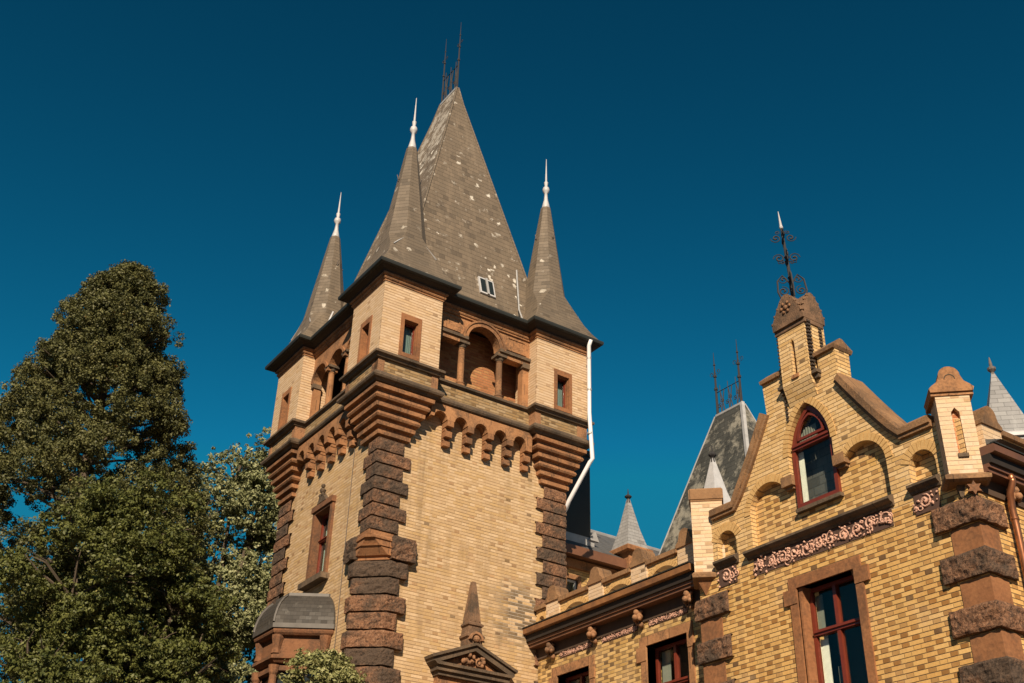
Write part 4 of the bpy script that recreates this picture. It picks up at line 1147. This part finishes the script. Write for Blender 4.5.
# shoulder caps (small saddle stones)
for s_ in (-1, 1):
    c_ = .69 if s_ > 0 else -.60; m = MB()
    fr = frame(XG + .0, YC, 0, 1, -1, 0)
    m.loft([[G(c_ - .21, .06, 11.70), G(c_ + .23, .06, 11.70), G(c_ + .23, -.42, 11.70), G(c_ - .21, -.42, 11.70)],
            [G(c_ - .24, .07, 11.76), G(c_ + .24, .07, 11.76), G(c_ + .24, -.43, 11.76), G(c_ - .24, -.43, 11.76)],
            [G(c_ - .23, -.13, 11.93), G(c_ + .23, -.13, 11.93), G(c_ + .23, -.19, 11.93), G(c_ - .23, -.19, 11.93)]])
    m.build('shoulder_cap', 'stone_cap', GAB)
# copings
for cp_, s_ in ((cop_r, -1), (cop_l, 1)):
    m = MB(); rings = []
    n = len(cp_)
    for i in range(n):
        a, z = cp_[i]
        p0 = Vector(cp_[max(i - 1, 0)]); p1 = Vector(cp_[min(i + 1, n - 1)]); d = (p1 - p0).normalized()
        nn = Vector((-d.y, d.x)) if s_ < 0 else Vector((d.y, -d.x))
        if s_ > 0: nn = Vector((d.y, -d.x))
        if nn.y < 0: nn = -nn
        def q(o, dd): return G(a + nn.x * o, dd, z + nn.y * o)
        rings.append([q(-.07, -.46), q(-.07, .06), q(-.02, .065), q(-.01, .095), q(.09, .10), q(.12, .08), q(.13, -.50)])
    m.loft(rings); m.build('coping', 'stone_cap', GAB)
# side walls and gable roof behind
m = MB(); m.box((XG + .36, YC - HW, 0), (XG + 7.0, YC - HW + .36, 9.2)); m.build('side_wall', 'brick_gable', GAB)
m = MB(); m.box((XG + .36, YC + HW - .36, 0), (XG + .7, YC + HW, 9.3)); m.build('side_wall', 'brick_gable', GAB)
m = MB()
prof = [(-HW - .35, 9.15), (-2.0, 9.58), (-1.6, 9.88), (-.6, 10.75), (-.05, 11.3), (.05, 11.3), (.6, 10.75), (1.6, 9.88), (2.0, 9.58), (HW + .3, 9.15)]
m.plate(G, prof, [], -7.5, -.40); m.build('roof', 'slate_grey', GAB)

# quoins of both gable corners: rock-faced and smooth blocks in turn
def gquoins(cy, sy, ztop, la_r, lb_r, la_s, lb_s):
    z = ztop; rg = True; k = 0
    while z > 4.4:
        f_, fl = corner_foot(XG, cy, -1, sy, la_r if rg else la_s, (lb_r if rg else lb_s), .05 if rg else .015)
        q = MB()
        if rg: q.rough(f_, fl, z - .37, z, .032, .030, seed=k * 2.3 + cy, pil=.03); o = q.build('quoin', 'stone_rough', GAB)
        else:
            q.prism(f_, z - .385, z - .012); o = q.build('quoin', 'stone_frame', GAB)
        z -= .385; rg = not rg; k += 1
gquoins(YC - HW, -1, 8.25, .60, .72, .41, .48)
gquoins(YC + HW, 1, 8.17, .4, .75, .4, .52)

# pinnacles set cornerwise on both corners
def pinnacle(cx, cy, label):
    D = 2 ** -.5
    faces = [frame(cx, cy, -D, D, -D, -D), frame(cx, cy, D, -D, D, D), frame(cx, cy, D, D, D, -D), frame(cx, cy, -D, -D, -D, D)]
    FA = faces[0]; h = .248
    m = MB(); z0, z1 = 8.60, 9.93
    sl = [(-.06, 8.90), (.06, 8.90), (.06, 9.60), (0, 9.68), (-.06, 9.60)]
    m.plate(FA, rect(-h, h, z0, z1), [sl], h - .10, h)
    for fr in faces[2:]: m.plate(fr, rect(-h, h - .1, z0, z1) if False else rect(-h + .1, h - .1, z0, z1), [], h - .10, h)
    m.plate(faces[1], rect(-h, h, z0, z1), [], h - .10, h)
    o = m.build('pinnacle', 'brick_pale', GAB, label=label)
    m = MB(); m.plate(FA, rect(-.15, .15, z0 + .1, z1 - .1), [], h - .16, h - .085); m.build('slit_back', 'brick_red', o)
    m = MB(); m.plate(FA, rect(-.075, .075, 8.86, 8.92), [], h - .04, h + .03); m.build('slit_sill', 'stone_dark', o)
    # base slab; corbelling below coloured dark for the shade under it
    def rg(z, k): return [FA(-k, k, z), FA(k, k, z), FA(k, -k, z), FA(-k, -k, z)]
    m = MB(); m.loft([rg(8.47, h + .02), rg(8.50, h + .07), rg(8.56, h + .075), rg(8.605, h + .01)]); m.build('base_slab', 'stone_cap', o)
    m = MB(); m.loft([rg(8.18, .02), rg(8.30, .12), rg(8.44, .14), rg(8.47, .15)]); m.build('corbel', 'stone_dark', o)
    # cap: round-headed front and back
    m = MB(); w = h + .06
    pf = [(-w, 9.93), (w, 9.93), (w + .02, 9.99), (w - .03, 10.04), (w - .11, 10.10), (w - .14, 10.17)] + arc(0, 10.20, w - .15, 0, 180, 12) + [(-w + .14, 10.17), (-w + .11, 10.10), (-w + .03, 10.04), (-w - .02, 9.99)]
    pf = [(a, 9.93 + (z - 9.93) * 1.0) for a, z in pf]
    m.plate(FA, pf, [], -h - .05, h + .05); m.plate(FA, rect(-w, w, 9.88, 9.931), [], -h - .08, h + .02)
    c_ = m.build('cap', 'stone', o)
    m = MB(); m.plate(FA, arc(0, 10.14, .085, 180, 0, 8) + arc(0, 10.14, .07, 0, 180, 8), [], h + .05, h + .056); m.build('cap_groove', 'stone_dark', c_)
    return o
pinnacle(XG + .13, YC - HW + .19, 'pale brick corner pinnacle with a slit and rounded stone cap, the right one')
def pinnacle_flat(cx, cy, label):
    D = 2 ** -.5; FA = frame(cx, cy, -D, D, -D, -D); h = .285
    def rg(z, k): return [FA(-k, k, z), FA(k, k, z), FA(k, -k, z), FA(-k, -k, z)]
    m = MB(); m.loft([rg(8.60, h), rg(9.96, h)]); o = m.build('pinnacle', 'brick_pale', GAB, label=label)
    m = MB(); m.loft([rg(8.47, h - .03), rg(8.50, h + .04), rg(8.56, h + .05), rg(8.605, h + .01)]); m.build('base_slab', 'stone_cap', o)
    m = MB(); m.loft([rg(8.10, .05), rg(8.30, .15), rg(8.47, h - .04)]); m.build('corbel', 'stone_frame', o)
    m = MB(); m.loft([rg(9.96, h + .01), rg(9.99, h + .015), rg(10.0, h + .03), rg(10.18, h + .03), rg(10.22, h - .0), rg(10.25, h - .08)]); m.build('cap', 'stone_cap', o)
    return o
pinnacle_flat(XG + .156, YC + HW - .156, 'plain pale brick corner pinnacle with flat stone cap at the gable foot')
# star ornament under the right pinnacle
m = MB(); D = 2 ** -.5; FA = frame(XG + .0, YC - HW, -D, D, -D, -D)
st = []
for k in range(12):
    r_ = .11 if k % 2 == 0 else .06; st.append((r_ * math.cos(R(90 + 30 * k)), 8.34 + r_ * math.sin(R(90 + 30 * k))))
m.plate(FA, st, [], .02, .12); m.build('star_ornament', 'stone_bay', GAB)
# cornice and gutter along the right side face
S0 = frame(XG, YC - HW, 1, 0, 0, -1)
def cornice(fr, a0, a1, par, gm='rust', s_=1.0):
    m = MB(); m.plate(fr, rect(a0, a1, 8.60, 8.66), [], -.02, .22 * s_); m.plate(fr, rect(a0, a1, 8.66, 8.72), [], -.02, .255 * s_); o = m.build('cornice', 'brown', par)
    m = MB(); m.plate(fr, rect(a0, a1, 8.36, 8.60), [], -.02, .03); m.build('frieze_ground', 'shade_brick', o)  # cornice shade put into this band's dark colour
    m = MB(); m.plate(fr, rect(a0, a1, 8.72, 8.86), [], -.02, .30 * s_); m.build('soffit', 'soffit', o)
    m = MB(); d_ = .40 * s_
    def rg(a): return [fr(a, -.02, 8.865), fr(a, d_ - .05, 8.86), fr(a, d_ - .01, 8.87), fr(a, d_, 8.97), fr(a, d_ - .02, 8.99), fr(a, -.02, 9.0)]
    m.loft([rg(a0), rg(a1)]); g_ = m.build('gutter', gm, o)
    m = MB(); m.plate(fr, rect(a0 - .005, a1 + .005, 8.99, 9.012), [], d_ - .06, d_ + .012); m.build('gutter_rim', 'gutter', g_)
    return o
cornice(S0, .12, 7.0, GAB, 'brown')
def lion(m, fr, a, z, d_):
    x, y, _ = fr(a, d_, 0)
    a0_ = a
    for (da, dd, dz, r_) in ((0, 0, 0, .085), (0, .07, -.03, .055), (-.05, .0, .06, .035), (.05, .0, .06, .035), (0, .04, .05, .06), (-.05, .03, -.05, .04), (.05, .03, -.05, .04), (0, -.04, -.12, .05)):
        x, y, zz = fr(a + da * 1.35, d_ + dd * 1.35, z + dz * 1.3); m.ball((x, y, zz), r_ * 1.12, 8)
    curl(m, fr, a + .06, z - .12, .06, 1.2, d_ - .02, .02, 1)
for a in (.78, 2.2, 3.6):
    m = MB(); lion(m, S0, a, 8.42, .12); m.build('carved_modillion', 'stone_carved', GAB, smooth=True)
m = MB()
px_ = XG + .66; py_ = YC - HW - .14
m.tube([(px_ - .02, py_ - .10, 8.64), (px_ - .015, py_ - .11, 8.57), (px_, py_ - .02, 8.42), (px_ + .04, py_ + .02, 8.2), (px_ + .07, py_ + .03, 7.9), (px_ + .07, py_ + .03, 0)], .052, 12)
cp = m.build('copper_downpipe', 'copper', GAB, smooth=True)
m = MB(); m.ball((px_ - .02, py_ - .10, 8.62), (.06, .06, .08), 10); m.lathe((px_ + .065, py_ + .03, 8.02), [(.062, 0), (.062, .05)], 12); m.build('pipe_collar', 'copper', cp, smooth=True)

# parapets: posts with round-headed caps and copings on little arches
def parapet(fr, posts, a_end0, a_end1, par, d_=.10, z0=9.0):
    ps = sorted(posts); pw = .235
    for a in ps:
        m = MB(); m.plate(fr, rect(a - pw, a + pw, z0, 9.50), [], d_ - .30, d_)
        o = m.build('parapet_post', 'brick_pale', par)
        m = MB(); pf = [(a - pw - .02, 9.50), (a + pw + .02, 9.50), (a + pw + .02, 9.56), (a + pw - .06, 9.62)] + arc(a, 9.70, .15, 0, 180, 10) + [(a - pw + .06, 9.62), (a - pw - .02, 9.56)]
        m.plate(fr, pf, [], d_ - .33, d_ + .03); m.build('cap', 'stone_cap', o)
    sp_ = [(a_end0, ps[0] - pw)] + [(ps[i] + pw, ps[i + 1] - pw) for i in range(len(ps) - 1)] + [(ps[-1] + pw, a_end1)]
    for (b0, b1) in sp_:
        if b1 - b0 < .1: continue
        c_ = (b0 + b1) / 2; r_ = min(.42, (b1 - b0) / 2 - .06); n = 10
        pts = [(b0, 9.43), (b0, z0)] + [(c_ - r_, z0)] + [(c_ - r_ * math.cos(math.pi * k / n), 9.02 + .27 * math.sin(math.pi * k / n)) for k in range(n + 1)] + [(c_ + r_, z0), (b1, z0), (b1, 9.43)]
        m = MB(); m.plate(fr, pts[::-1], [], d_ - .24, d_ - .04); o = m.build('parapet_wall', 'brick_gable_top', par)
        m = MB(); m.plate(fr, rect(b0, b1, 9.43, 9.49), [], d_ - .30, d_ + .03)
        m.loft([[fr(b0, d_ + .03, 9.49), fr(b0, d_ + .03, 9.52), fr(b0, d_ - .13, 9.60), fr(b0, d_ - .30, 9.52), fr(b0, d_ - .30, 9.49)], [fr(b1, d_ + .03, 9.49), fr(b1, d_ + .03, 9.52), fr(b1, d_ - .13, 9.60), fr(b1, d_ - .30, 9.52), fr(b1, d_ - .30, 9.49)]])
        m.build('coping', 'stone_cap', o)
        m = MB(); zc = 9.02
        L_ = max(6, int(r_ * 3.1 / .07))
        for k in range(L_):
            t0 = math.pi * (k + .07) / L_; t1 = math.pi * (k + .93) / L_
            q = [(c_ - r_ * math.cos(t0), zc + .27 * math.sin(t0)), (c_ - (r_ + .11) * math.cos(t0), zc + .38 * math.sin(t0)), (c_ - (r_ + .11) * math.cos(t1), zc + .38 * math.sin(t1)), (c_ - r_ * math.cos(t1), zc + .27 * math.sin(t1))]
            vs = [fr(a, d_ - .1, z) for a, z in q] + [fr(a, d_ - .028, z) for a, z in q]
            m.add(vs, [(0, 1, 2, 3), (7, 6, 5, 4), (0, 4, 5, 1), (1, 5, 6, 2), (2, 6, 7, 3), (3, 7, 4, 0)])
        m.build('arch_ring', 'arch_brick', o)
parapet(S0, (.62, 2.05, 3.5), .38, 7.0, GAB)

# ================================================================== LOW CONNECTING WING
XW = 14.45
Wf = frame(XW, 0, 0, 1, -1, 0)
Y0_, Y1_ = YC + HW + .01, YT - .0
WIN = thing('connecting_wing', 'low yellow brick wing with brown gutter between the tower and the gable', 'building', (XW + 2, 17.5, 0))
wa = rect(15.53, 16.70, 5.7, 7.88); wb = rect(18.47, 19.58, 5.7, 7.88)
m = MB(); m.plate(Wf, rect(Y0_, Y1_, 0, 9.0), [wa, wb], -.35, 0); m.build('wall', 'brick_wing', WIN)
cornice(Wf, Y0_ + .30, Y1_ + .03, WIN, 'rust')
for (a0, a1) in ((15.53, 16.70), (18.47, 19.58)):
    m = MB(); m.plate(Wf, rect(a0 - .14, a1 + .19, 7.88, 8.06), [], -.3, .035); m.build('lintel', 'stone', WIN)
    for (b0, b1), (c0, c1) in (((a0 - .14, a0), (a0 - .16, a0)), ((a1, a1 + .16), (a1, a1 + .28))):
        m = MB(); m.plate(Wf, rect(b0, b1, 5.6, 7.60), [], -.33, .032); m.plate(Wf, rect(c0, c1, 7.60, 7.878), [], -.33, .045); m.build('jamb', 'stone', WIN)
    m = MB(); m.plate(Wf, rect(a0 - .2, a1 + .2, 5.5, 5.62), [], -.3, .1); m.build('window_sill', 'stone', WIN)
    c_ = (a0 + a1) / 2
    window(WIN, Wf, a0 + .02, a1 - .02, 5.62, 7.86, -.22, 'frame_red', .06, mull=((c_, 5.7, 7.08), (c_, 7.16, 7.82)), trans=((7.12, a0 + .05, a1 - .05),), glass='glass', curtain=((a1 - .32, a1 - .08, 7.2, 7.8, 'curtain_grey'), (a1 - .3, a1 - .1, 5.7, 7.0, 'curtain')))
m = MB(); m.plate(Wf, rect(15.2, 20.2, 5.3, 8.2), [], -.62, -.58); m.build('inner_backing', 'room', WIN)  # dark sheet added behind both windows for room darkness
for a in (15.33, 16.78, 18.23, 19.68):
    m = MB(); lion(m, Wf, a, 8.46, .12); m.build('carved_modillion', 'stone_carved', WIN, smooth=True)
for (a0, a1) in ((15.5, 16.62), (16.95, 18.06), (18.40, 19.5)): frieze(Wf, a0, a1, 8.24, 8.36, .008, WIN, dens=.8)
parapet(Wf, (15.37, 16.76, 18.15, 19.66), Y0_, Y1_, WIN)
m = MB(); m.loft([[(XW - .1, Y0_, 9.02), (XW - .1, Y1_ + .5, 9.02), (XW - .1, Y1_ + .5, 8.9), (XW - .1, Y0_, 8.9)], [(XW + 3.4, Y0_, 9.25), (XW + 3.4, Y1_ + .5, 9.25), (XW + 3.4, Y1_ + .5, 9.1), (XW + 3.4, Y0_, 9.1)]]); m.build('flat_roof', 'lead', WIN)

# ================================================================== REAR RANGE
RY = 22.0
RB = thing('rear_range', 'long rear building with grey slate roof and small dormer spire behind the low wing', 'building', (20, RY + 2, 0))
RF = frame(15.2, RY, 1, 0, 0, -1)
m = MB(); m.plate(RF, rect(0, 12, 0, 11.75), [rect(1.27, 1.62, 10.2, 11.12)], -.3, 0); m.build('wall', 'brick_wing', RB)
m = MB(); m.plate(RF, rect(1.17, 1.72, 10.1, 11.24), [rect(1.27, 1.62, 10.2, 11.12)], -.1, .04); m.build('window_surround', 'stone', RB)
window(RB, RF, 1.27, 1.62, 10.2, 11.12, -.08, 'frame_white', .05, glass='glass_lit')
m = MB(); m.plate(RF, rect(-.2, 12, 11.40, 11.62), [], -.02, .10); m.build('cornice', 'stone', RB)
m = MB(); m.loft([[(15.1, RY - .42, 11.60), (15.1, RY - .42, 11.84), (15.1, RY - .30, 11.86), (15.1, RY + .2, 11.7)], [(27, RY - .42, 11.60), (27, RY - .42, 11.84), (27, RY - .30, 11.86), (27, RY + .2, 11.7)]]); m.build('gutter', 'brown', RB)
m = MB(); m.loft([[(15.0, RY - .36, 11.85), (15.0, RY + 2.2, 13.62), (15.0, RY + 5, 12.0), (15.0, RY + 5, 11.6)], [(27, RY - .36, 11.85), (27, RY + 2.2, 13.62), (27, RY + 5, 12.0), (27, RY + 5, 11.6)]]); m.build('roof', 'slate_grey', RB)
m = MB(); m.tube([(15.0, RY + 2.2, 13.64), (27, RY + 2.2, 13.64)], .05, 5); m.build('ridge_cap', 'lead', RB)
# dark slate-hung chimney beside the tower
m = MB(); m.box((16.55, 22.2, 11.8), (17.42, 22.9, 14.75)); ch = m.build('chimney', 'gutter', RB)
m = MB(); m.box((16.5, 22.15, 14.75), (17.46, 22.95, 14.9)); m.build('chimney_cap', 'gutter', ch)
m = MB(); m.box((16.5, 22.15, 12.1), (17.5, 22.95, 12.42)); m.add([(17.3, 22.1, 12.35), (17.62, 22.1, 12.35), (17.5, 22.1, 12.62), (17.3, 22.18, 12.35), (17.62, 22.18, 12.35), (17.5, 22.18, 12.62)], [(0, 1, 2), (3, 5, 4), (0, 3, 4, 1), (1, 4, 5, 2), (2, 5, 3, 0)]); m.build('flashing', 'lead', ch)

def spirelet(name, cx, cy, z0, z1, half, par, matn='slate_white', fin_h=.4, label=None, base_h=.6, base='lead'):
    m = MB()
    def rg(z, h): return [(cx - h, cy - h, z), (cx + h, cy - h, z), (cx + h, cy + h, z), (cx - h, cy + h, z)]
    m.loft([rg(z0, half), rg(z0 + .08, half * .93), rg(z0 + (z1 - z0) * .4, half * .56), rg(z1, .03)])
    o = m.build(name, matn, par, label=label)
    m = MB(); m.lathe((cx, cy, z1 - .1), [(.06, 0), (.035, fin_h * .3), (.09, fin_h * .42), (.10, fin_h * .5), (.06, fin_h * .6), (.02, fin_h * .68), (.008, fin_h * 1.1)], 8); m.build('finial', 'iron', o)
    m = MB(); m.loft([rg(z0 - .10, half + .05), rg(z0 + .0, half + .07), rg(z0 + .05, half + .0)]); m.loft([rg(z0 - base_h, half - .1), rg(z0 - .1, half - .1)]); m.build('base', base, o)
    return o
spirelet('dormer_spire', 18.35, 21.75, 12.15, 13.62, .36, RB, base='stone_red', fin_h=.36)

# ================================================================== CORNER PAVILION (steep dark roof)
PX_, PY_ = 20.0, 19.4
PV = thing('roof_pavilion', 'distant pavilion with steep dark lichen-spotted slate roof and iron ridge cresting', 'building', (PX_, PY_, 0))
def pr2(z, h, top): 
    hy = .47 + h
    return [(PX_ - h, PY_ - hy, z), (PX_ + h, PY_ - hy, z), (PX_ + h, PY_ + hy, z), (PX_ - h, PY_ + hy, z)]
m = MB(); m.loft([pr2(9.6, 2.0, 0), pr2(10.4, 1.75, 0), pr2(12.0, 1.22, 0), pr2(14.5, .46, 0), pr2(15.82, .05, 0)]); m.build('roof', 'slate_dark', PV)
m = MB(); m.box((PX_ - 2.4, PY_ - 2.8, 0), (PX_ + 2.4, PY_ + 2.8, 9.6)); m.build('wall', 'brick_wing', PV)
m = MB()
for i in range(4): m.tube([r_[i] for r_ in (pr2(9.6, 2.0, 0), pr2(10.4, 1.75, 0), pr2(12.0, 1.22, 0), pr2(14.5, .46, 0), pr2(15.82, .05, 0))], [.02] * 5 if i else [.07] * 5, 5)
m.tube([(PX_, PY_ - .5, 15.84), (PX_, PY_ + .5, 15.84)], .06, 6)
m.build('hip', 'lead', PV)
cresting(PX_, PY_ - .45, PY_ + .45, 15.82, 2.0, .72, PV, 'iron', 1.25)
spirelet('small_spire', 17.6, 17.75, 11.65, 13.12, .36, PV, 'lead_white', .4, base_h=1.6)

# ================================================================== RIGHT REAR TURRET
TR = thing('rear_turret', 'pale slate pyramid spire on a small turret at the far right', 'turret', (17.6, 10.0, 0))
m = MB()
cx, cy = 17.6, 10.36
def rg(z, h): h *= 1.15; return [(cx - h, cy, z), (cx, cy - h, z), (cx + h, cy, z), (cx, cy + h, z)]
m.loft([rg(10.74, .50), rg(10.84, .45), rg(12.12, .03)]); m.build('spire', 'slate_white', TR)
m = MB(); m.lathe((cx, cy, 12.04), [(.04, 0), (.03, .1), (.075, .15), (.08, .19), (.03, .23), (.03, .28), (.01, .42)], 10); m.build('finial', 'iron_grey', TR)
m = MB(); m.loft([rg(10.62, .60), rg(10.68, .60), rg(10.74, .50)]); m.build('roof_edge', 'lead_white', TR)
m = MB(); m.loft([rg(9.0, .5), rg(10.62, .54)]); m.build('wall', 'slate_white', TR)

# ================================================================== TREES
def leaf_object(name, centers, normals, sizes, tones, mat, parent, aspect=1.0, rng=None):
    n = len(centers)
    d = normals / (np.linalg.norm(normals, axis=1, keepdims=True) + 1e-9)
    a = rng.normal(size=(n, 3)); a -= d * (a * d).sum(1, keepdims=True); a /= np.linalg.norm(a, axis=1, keepdims=True)
    b_ = np.cross(d, a)
    s_ = sizes[:, None]
    v = np.stack([centers - a * s_ * aspect, centers + b_ * s_ * .55 + d * s_ * .15, centers + a * s_ * aspect, centers - b_ * s_ * .55 + d * s_ * .15], 1).reshape(-1, 3)
    org = np.array(ORG[parent.name]); v = v - org
    me = bpy.data.meshes.new(name)
    me.vertices.add(n * 4); me.vertices.foreach_set('co', v.astype(np.float32).ravel())
    me.loops.add(n * 4); me.loops.foreach_set('vertex_index', np.arange(n * 4, dtype=np.int32))
    me.polygons.add(n); me.polygons.foreach_set('loop_start', np.arange(0, n * 4, 4, dtype=np.int32))
    me.update(calc_edges=True)
    at = me.attributes.new('tone', 'FLOAT', 'FACE'); at.data.foreach_set('value', tones.astype(np.float32))
    me.materials.append(M[mat])
    o = bpy.data.objects.new(name, me); COL.objects.link(o); ORG[o.name] = tuple(org); o.parent = parent
    return o

def sprays(rng, centers, rad, per, size, flat=.7, spread=1.0):
    """leaf positions in small tufts round the given centres"""
    n = len(centers); c = np.repeat(centers, per, 0); r_ = np.repeat(rad, per)
    d = rng.normal(size=(n * per, 3)); d /= np.linalg.norm(d, axis=1, keepdims=True)
    rr = r_ * rng.random(n * per) ** .45
    p = c + d * rr[:, None] * np.array([1, 1, flat]) * spread
    nr = d + rng.normal(size=d.shape) * .55 + np.array([0, 0, .35])
    sz = size * rng.uniform(.6, 1.35, n * per)
    tuft = np.repeat(rng.random(n), per)
    tone = np.clip(.55 * tuft + .45 * rng.random(n * per), 0, 1)
    return p, nr, sz, tone

def limb(m, pts, r0, r1, n=7):
    k = len(pts); m.tube(pts, [r0 + (r1 - r0) * i / (k - 1) for i in range(k)], n)

def conifer(name, label, cx, cy, prof, seed, dens, parent_group=None):
    rng = np.random.default_rng(seed)
    T = thing(name, label, 'tree', (cx, cy, 0), parent_group)
    zs = [p[0] for p in prof]; rs = [p[1] for p in prof]
    top = zs[-1]
    m = MB(); limb(m, [(cx, cy, 0), (cx + .05, cy, top * .3), (cx - .05, cy + .05, top * .6), (cx, cy, top * .93)], .42, .05, 9)
    for k in range(150):
        z = rng.uniform(zs[0], top * .95); th = rng.uniform(0, 2 * np.pi); r_ = np.interp(z, zs, rs) * rng.uniform(.6, .9)
        limb(m, [(cx, cy, z - r_ * .35), (cx + math.cos(th) * r_ * .5, cy + math.sin(th) * r_ * .5, z - r_ * .1), (cx + math.cos(th) * r_, cy + math.sin(th) * r_, z + .15)], .05, .012, 5)
    m.build('trunk', 'bark', T)
    # foliage masses: big lumps, medium lumps on them, tufts on those
    C_ = []; Rd = []
    nb = int(330 * dens)
    for k in range(nb):
        z = zs[0] + (top - zs[0]) * rng.random() ** .85; th = rng.uniform(0, 2 * np.pi); r0 = np.interp(z, zs, rs)
        lump = .34 + .26 * rng.random() * min(1, r0 / 1.5)
        rr = max(0, r0 * (.99 - .22 * rng.random() ** 2.2 + .03 * rng.normal()) - lump * 0.95)
        C_.append((cx + math.cos(th) * rr, cy + math.sin(th) * rr, z)); Rd.append(lump)
    C_ = np.array(C_); Rd = np.array(Rd)
    per = 15
    d = rng.normal(size=(len(C_) * per, 3)); d /= np.linalg.norm(d, axis=1, keepdims=True)
    c2 = np.repeat(C_, per, 0) + d * (np.repeat(Rd, per) * rng.uniform(.72, 1.05, len(d)))[:, None] * np.array([1, 1, .85])
    p, nr, sz, tone = sprays(rng, c2, rng.uniform(.11, .19, len(c2)), 80, .037, .85)
    leaf_object('crown', p, nr, sz, tone, 'leaf_conifer', T, .8, rng)
    return T

def broadleaf(name, label, cx, cy, lobes, seed, mat, leaf, per, ntuft, trunk_top, tr=.16, pads=20, psize=1.0, group=None):
    """lobes: (x, y, z, rx, rz) ellipsoids the leaf tufts fill, with uneven density"""
    rng = np.random.default_rng(seed)
    T = thing(name, label, 'tree', (cx, cy, 0), group)
    m = MB(); limb(m, [(cx, cy, 0), (cx + .1, cy, trunk_top * .5), (cx, cy + .1, trunk_top)], tr, tr * .6, 9)
    allc = []; allr = []
    for (x, y, z, rx, rz) in lobes:
        mid = ((cx + x) / 2 + rng.normal() * .2, (cy + y) / 2 + rng.normal() * .2, (trunk_top + z) / 2 - .2)
        limb(m, [(cx, cy, trunk_top - .1), mid, (x, y, z), (x + rng.normal() * .2, y + rng.normal() * .2, z + rz * .7)], tr * .5, .015, 6)
        for k in range(9):
            d = rng.normal(size=3); d /= np.linalg.norm(d); d[2] = abs(d[2]) * .8 - .1
            e = np.array([x, y, z]) + d * np.array([rx, rx, rz]) * .85
            mm = (np.array([x, y, z]) + e) / 2 + rng.normal(size=3) * .1
            limb(m, [(x, y, z - rz * .3), tuple(mm), tuple(e)], .03, .008, 4)
        npad = max(5, int(pads * rx * rx * rz))
        d = rng.normal(size=(npad, 3)); d /= np.linalg.norm(d, axis=1, keepdims=True)
        pc = np.array([x, y, z]) + d * (rng.random((npad, 1)) ** .4) * np.array([rx, rx, rz])
        pr = rng.uniform(.22, .48, npad) * psize
        tn = int(ntuft / 10 * 3)
        d2 = rng.normal(size=(npad * tn, 3)); d2 /= np.linalg.norm(d2, axis=1, keepdims=True); d2[:, 2] = np.where(rng.random(len(d2)) < .6, np.abs(d2[:, 2]), d2[:, 2])
        c = np.repeat(pc, tn, 0) + d2 * (np.repeat(pr, tn) * rng.uniform(.3, 1.25, len(d2)))[:, None] * np.array([1, 1, .8])
        allc.append(c)
    m.build('trunk', 'bark', T)
    c = np.concatenate(allc)
    p, nr, sz, tone = sprays(rng, c, rng.uniform(.07, .15, len(c)), per, leaf, .6)
    leaf_object('crown', p, nr, sz, tone, mat, T, 1.0, rng)
    return T

conifer('conifer', 'tall dark olive conifer with a rounded top at the left edge', 5.78, 27.40,
        [(4.5, 3.5), (8.0, 3.6), (10.5, 3.5), (12.3, 3.2), (13.4, 2.8), (14.4, 2.4), (15.6, 2.05), (16.7, 1.72), (17.6, 1.38), (18.35, .95), (18.85, .35)], 11, 1.6)
broadleaf('leafy_tree', 'mid green leafy tree in front of the tall conifer', 6.3, 22.3,
          [(6.0, 22.3, 9.6, 1.5, 1.3), (6.9, 22.0, 8.5, 1.0, 1.0), (5.0, 22.4, 8.7, 1.5, 1.2), (7.3, 21.8, 7.3, 1.0, 1.0), (6.2, 22.2, 7.5, 1.4, 1.0), (4.6, 22.6, 7.1, 1.0, .9), (7.0, 22.0, 6.3, 1.3, .9), (5.2, 22.2, 6.2, 1.5, .9)],
          21, 'leaf_mid', .036, 24, 130, 5.2, .16, 15, 1.15)
broadleaf('silvery_tree', 'pale green airy tree between the conifer and the tower', 11.0, 31.0,
          [(10.9, 31.2, 15.6, 1.15, 1.0), (11.9, 30.8, 15.8, 1.1, .95), (10.1, 31.4, 14.3, 1.15, 1.0), (11.5, 30.9, 14.2, 1.3, 1.1), (12.6, 30.5, 14.0, 1.1, 1.2), (10.6, 31.2, 12.6, 1.3, 1.1), (12.0, 30.8, 12.5, 1.3, 1.1), (9.4, 31.5, 12.8, 1.0, 1.0), (11.3, 31.0, 10.8, 1.6, 1.1), (9.6, 31.4, 11.0, 1.3, 1.0), (12.8, 30.5, 10.9, 1.2, 1.1), (10.5, 31.2, 9.2, 1.7, 1.0), (12.4, 30.8, 9.2, 1.3, 1.0)],
          31, 'leaf_pale', .050, 15, 90, 8.5, .2, 15, 1.2)
broadleaf('young_tree', 'small bright young tree in front of the bay window', 8.55, 18.9,
          [(8.62, 18.65, 6.80, .42, .40), (8.30, 19.25, 6.42, .42, .36), (8.78, 18.2, 6.35, .45, .42), (8.5, 18.8, 5.8, .6, .5)],
          41, 'leaf_young', .036, 20, 90, 5.0, .06, 170, .45)
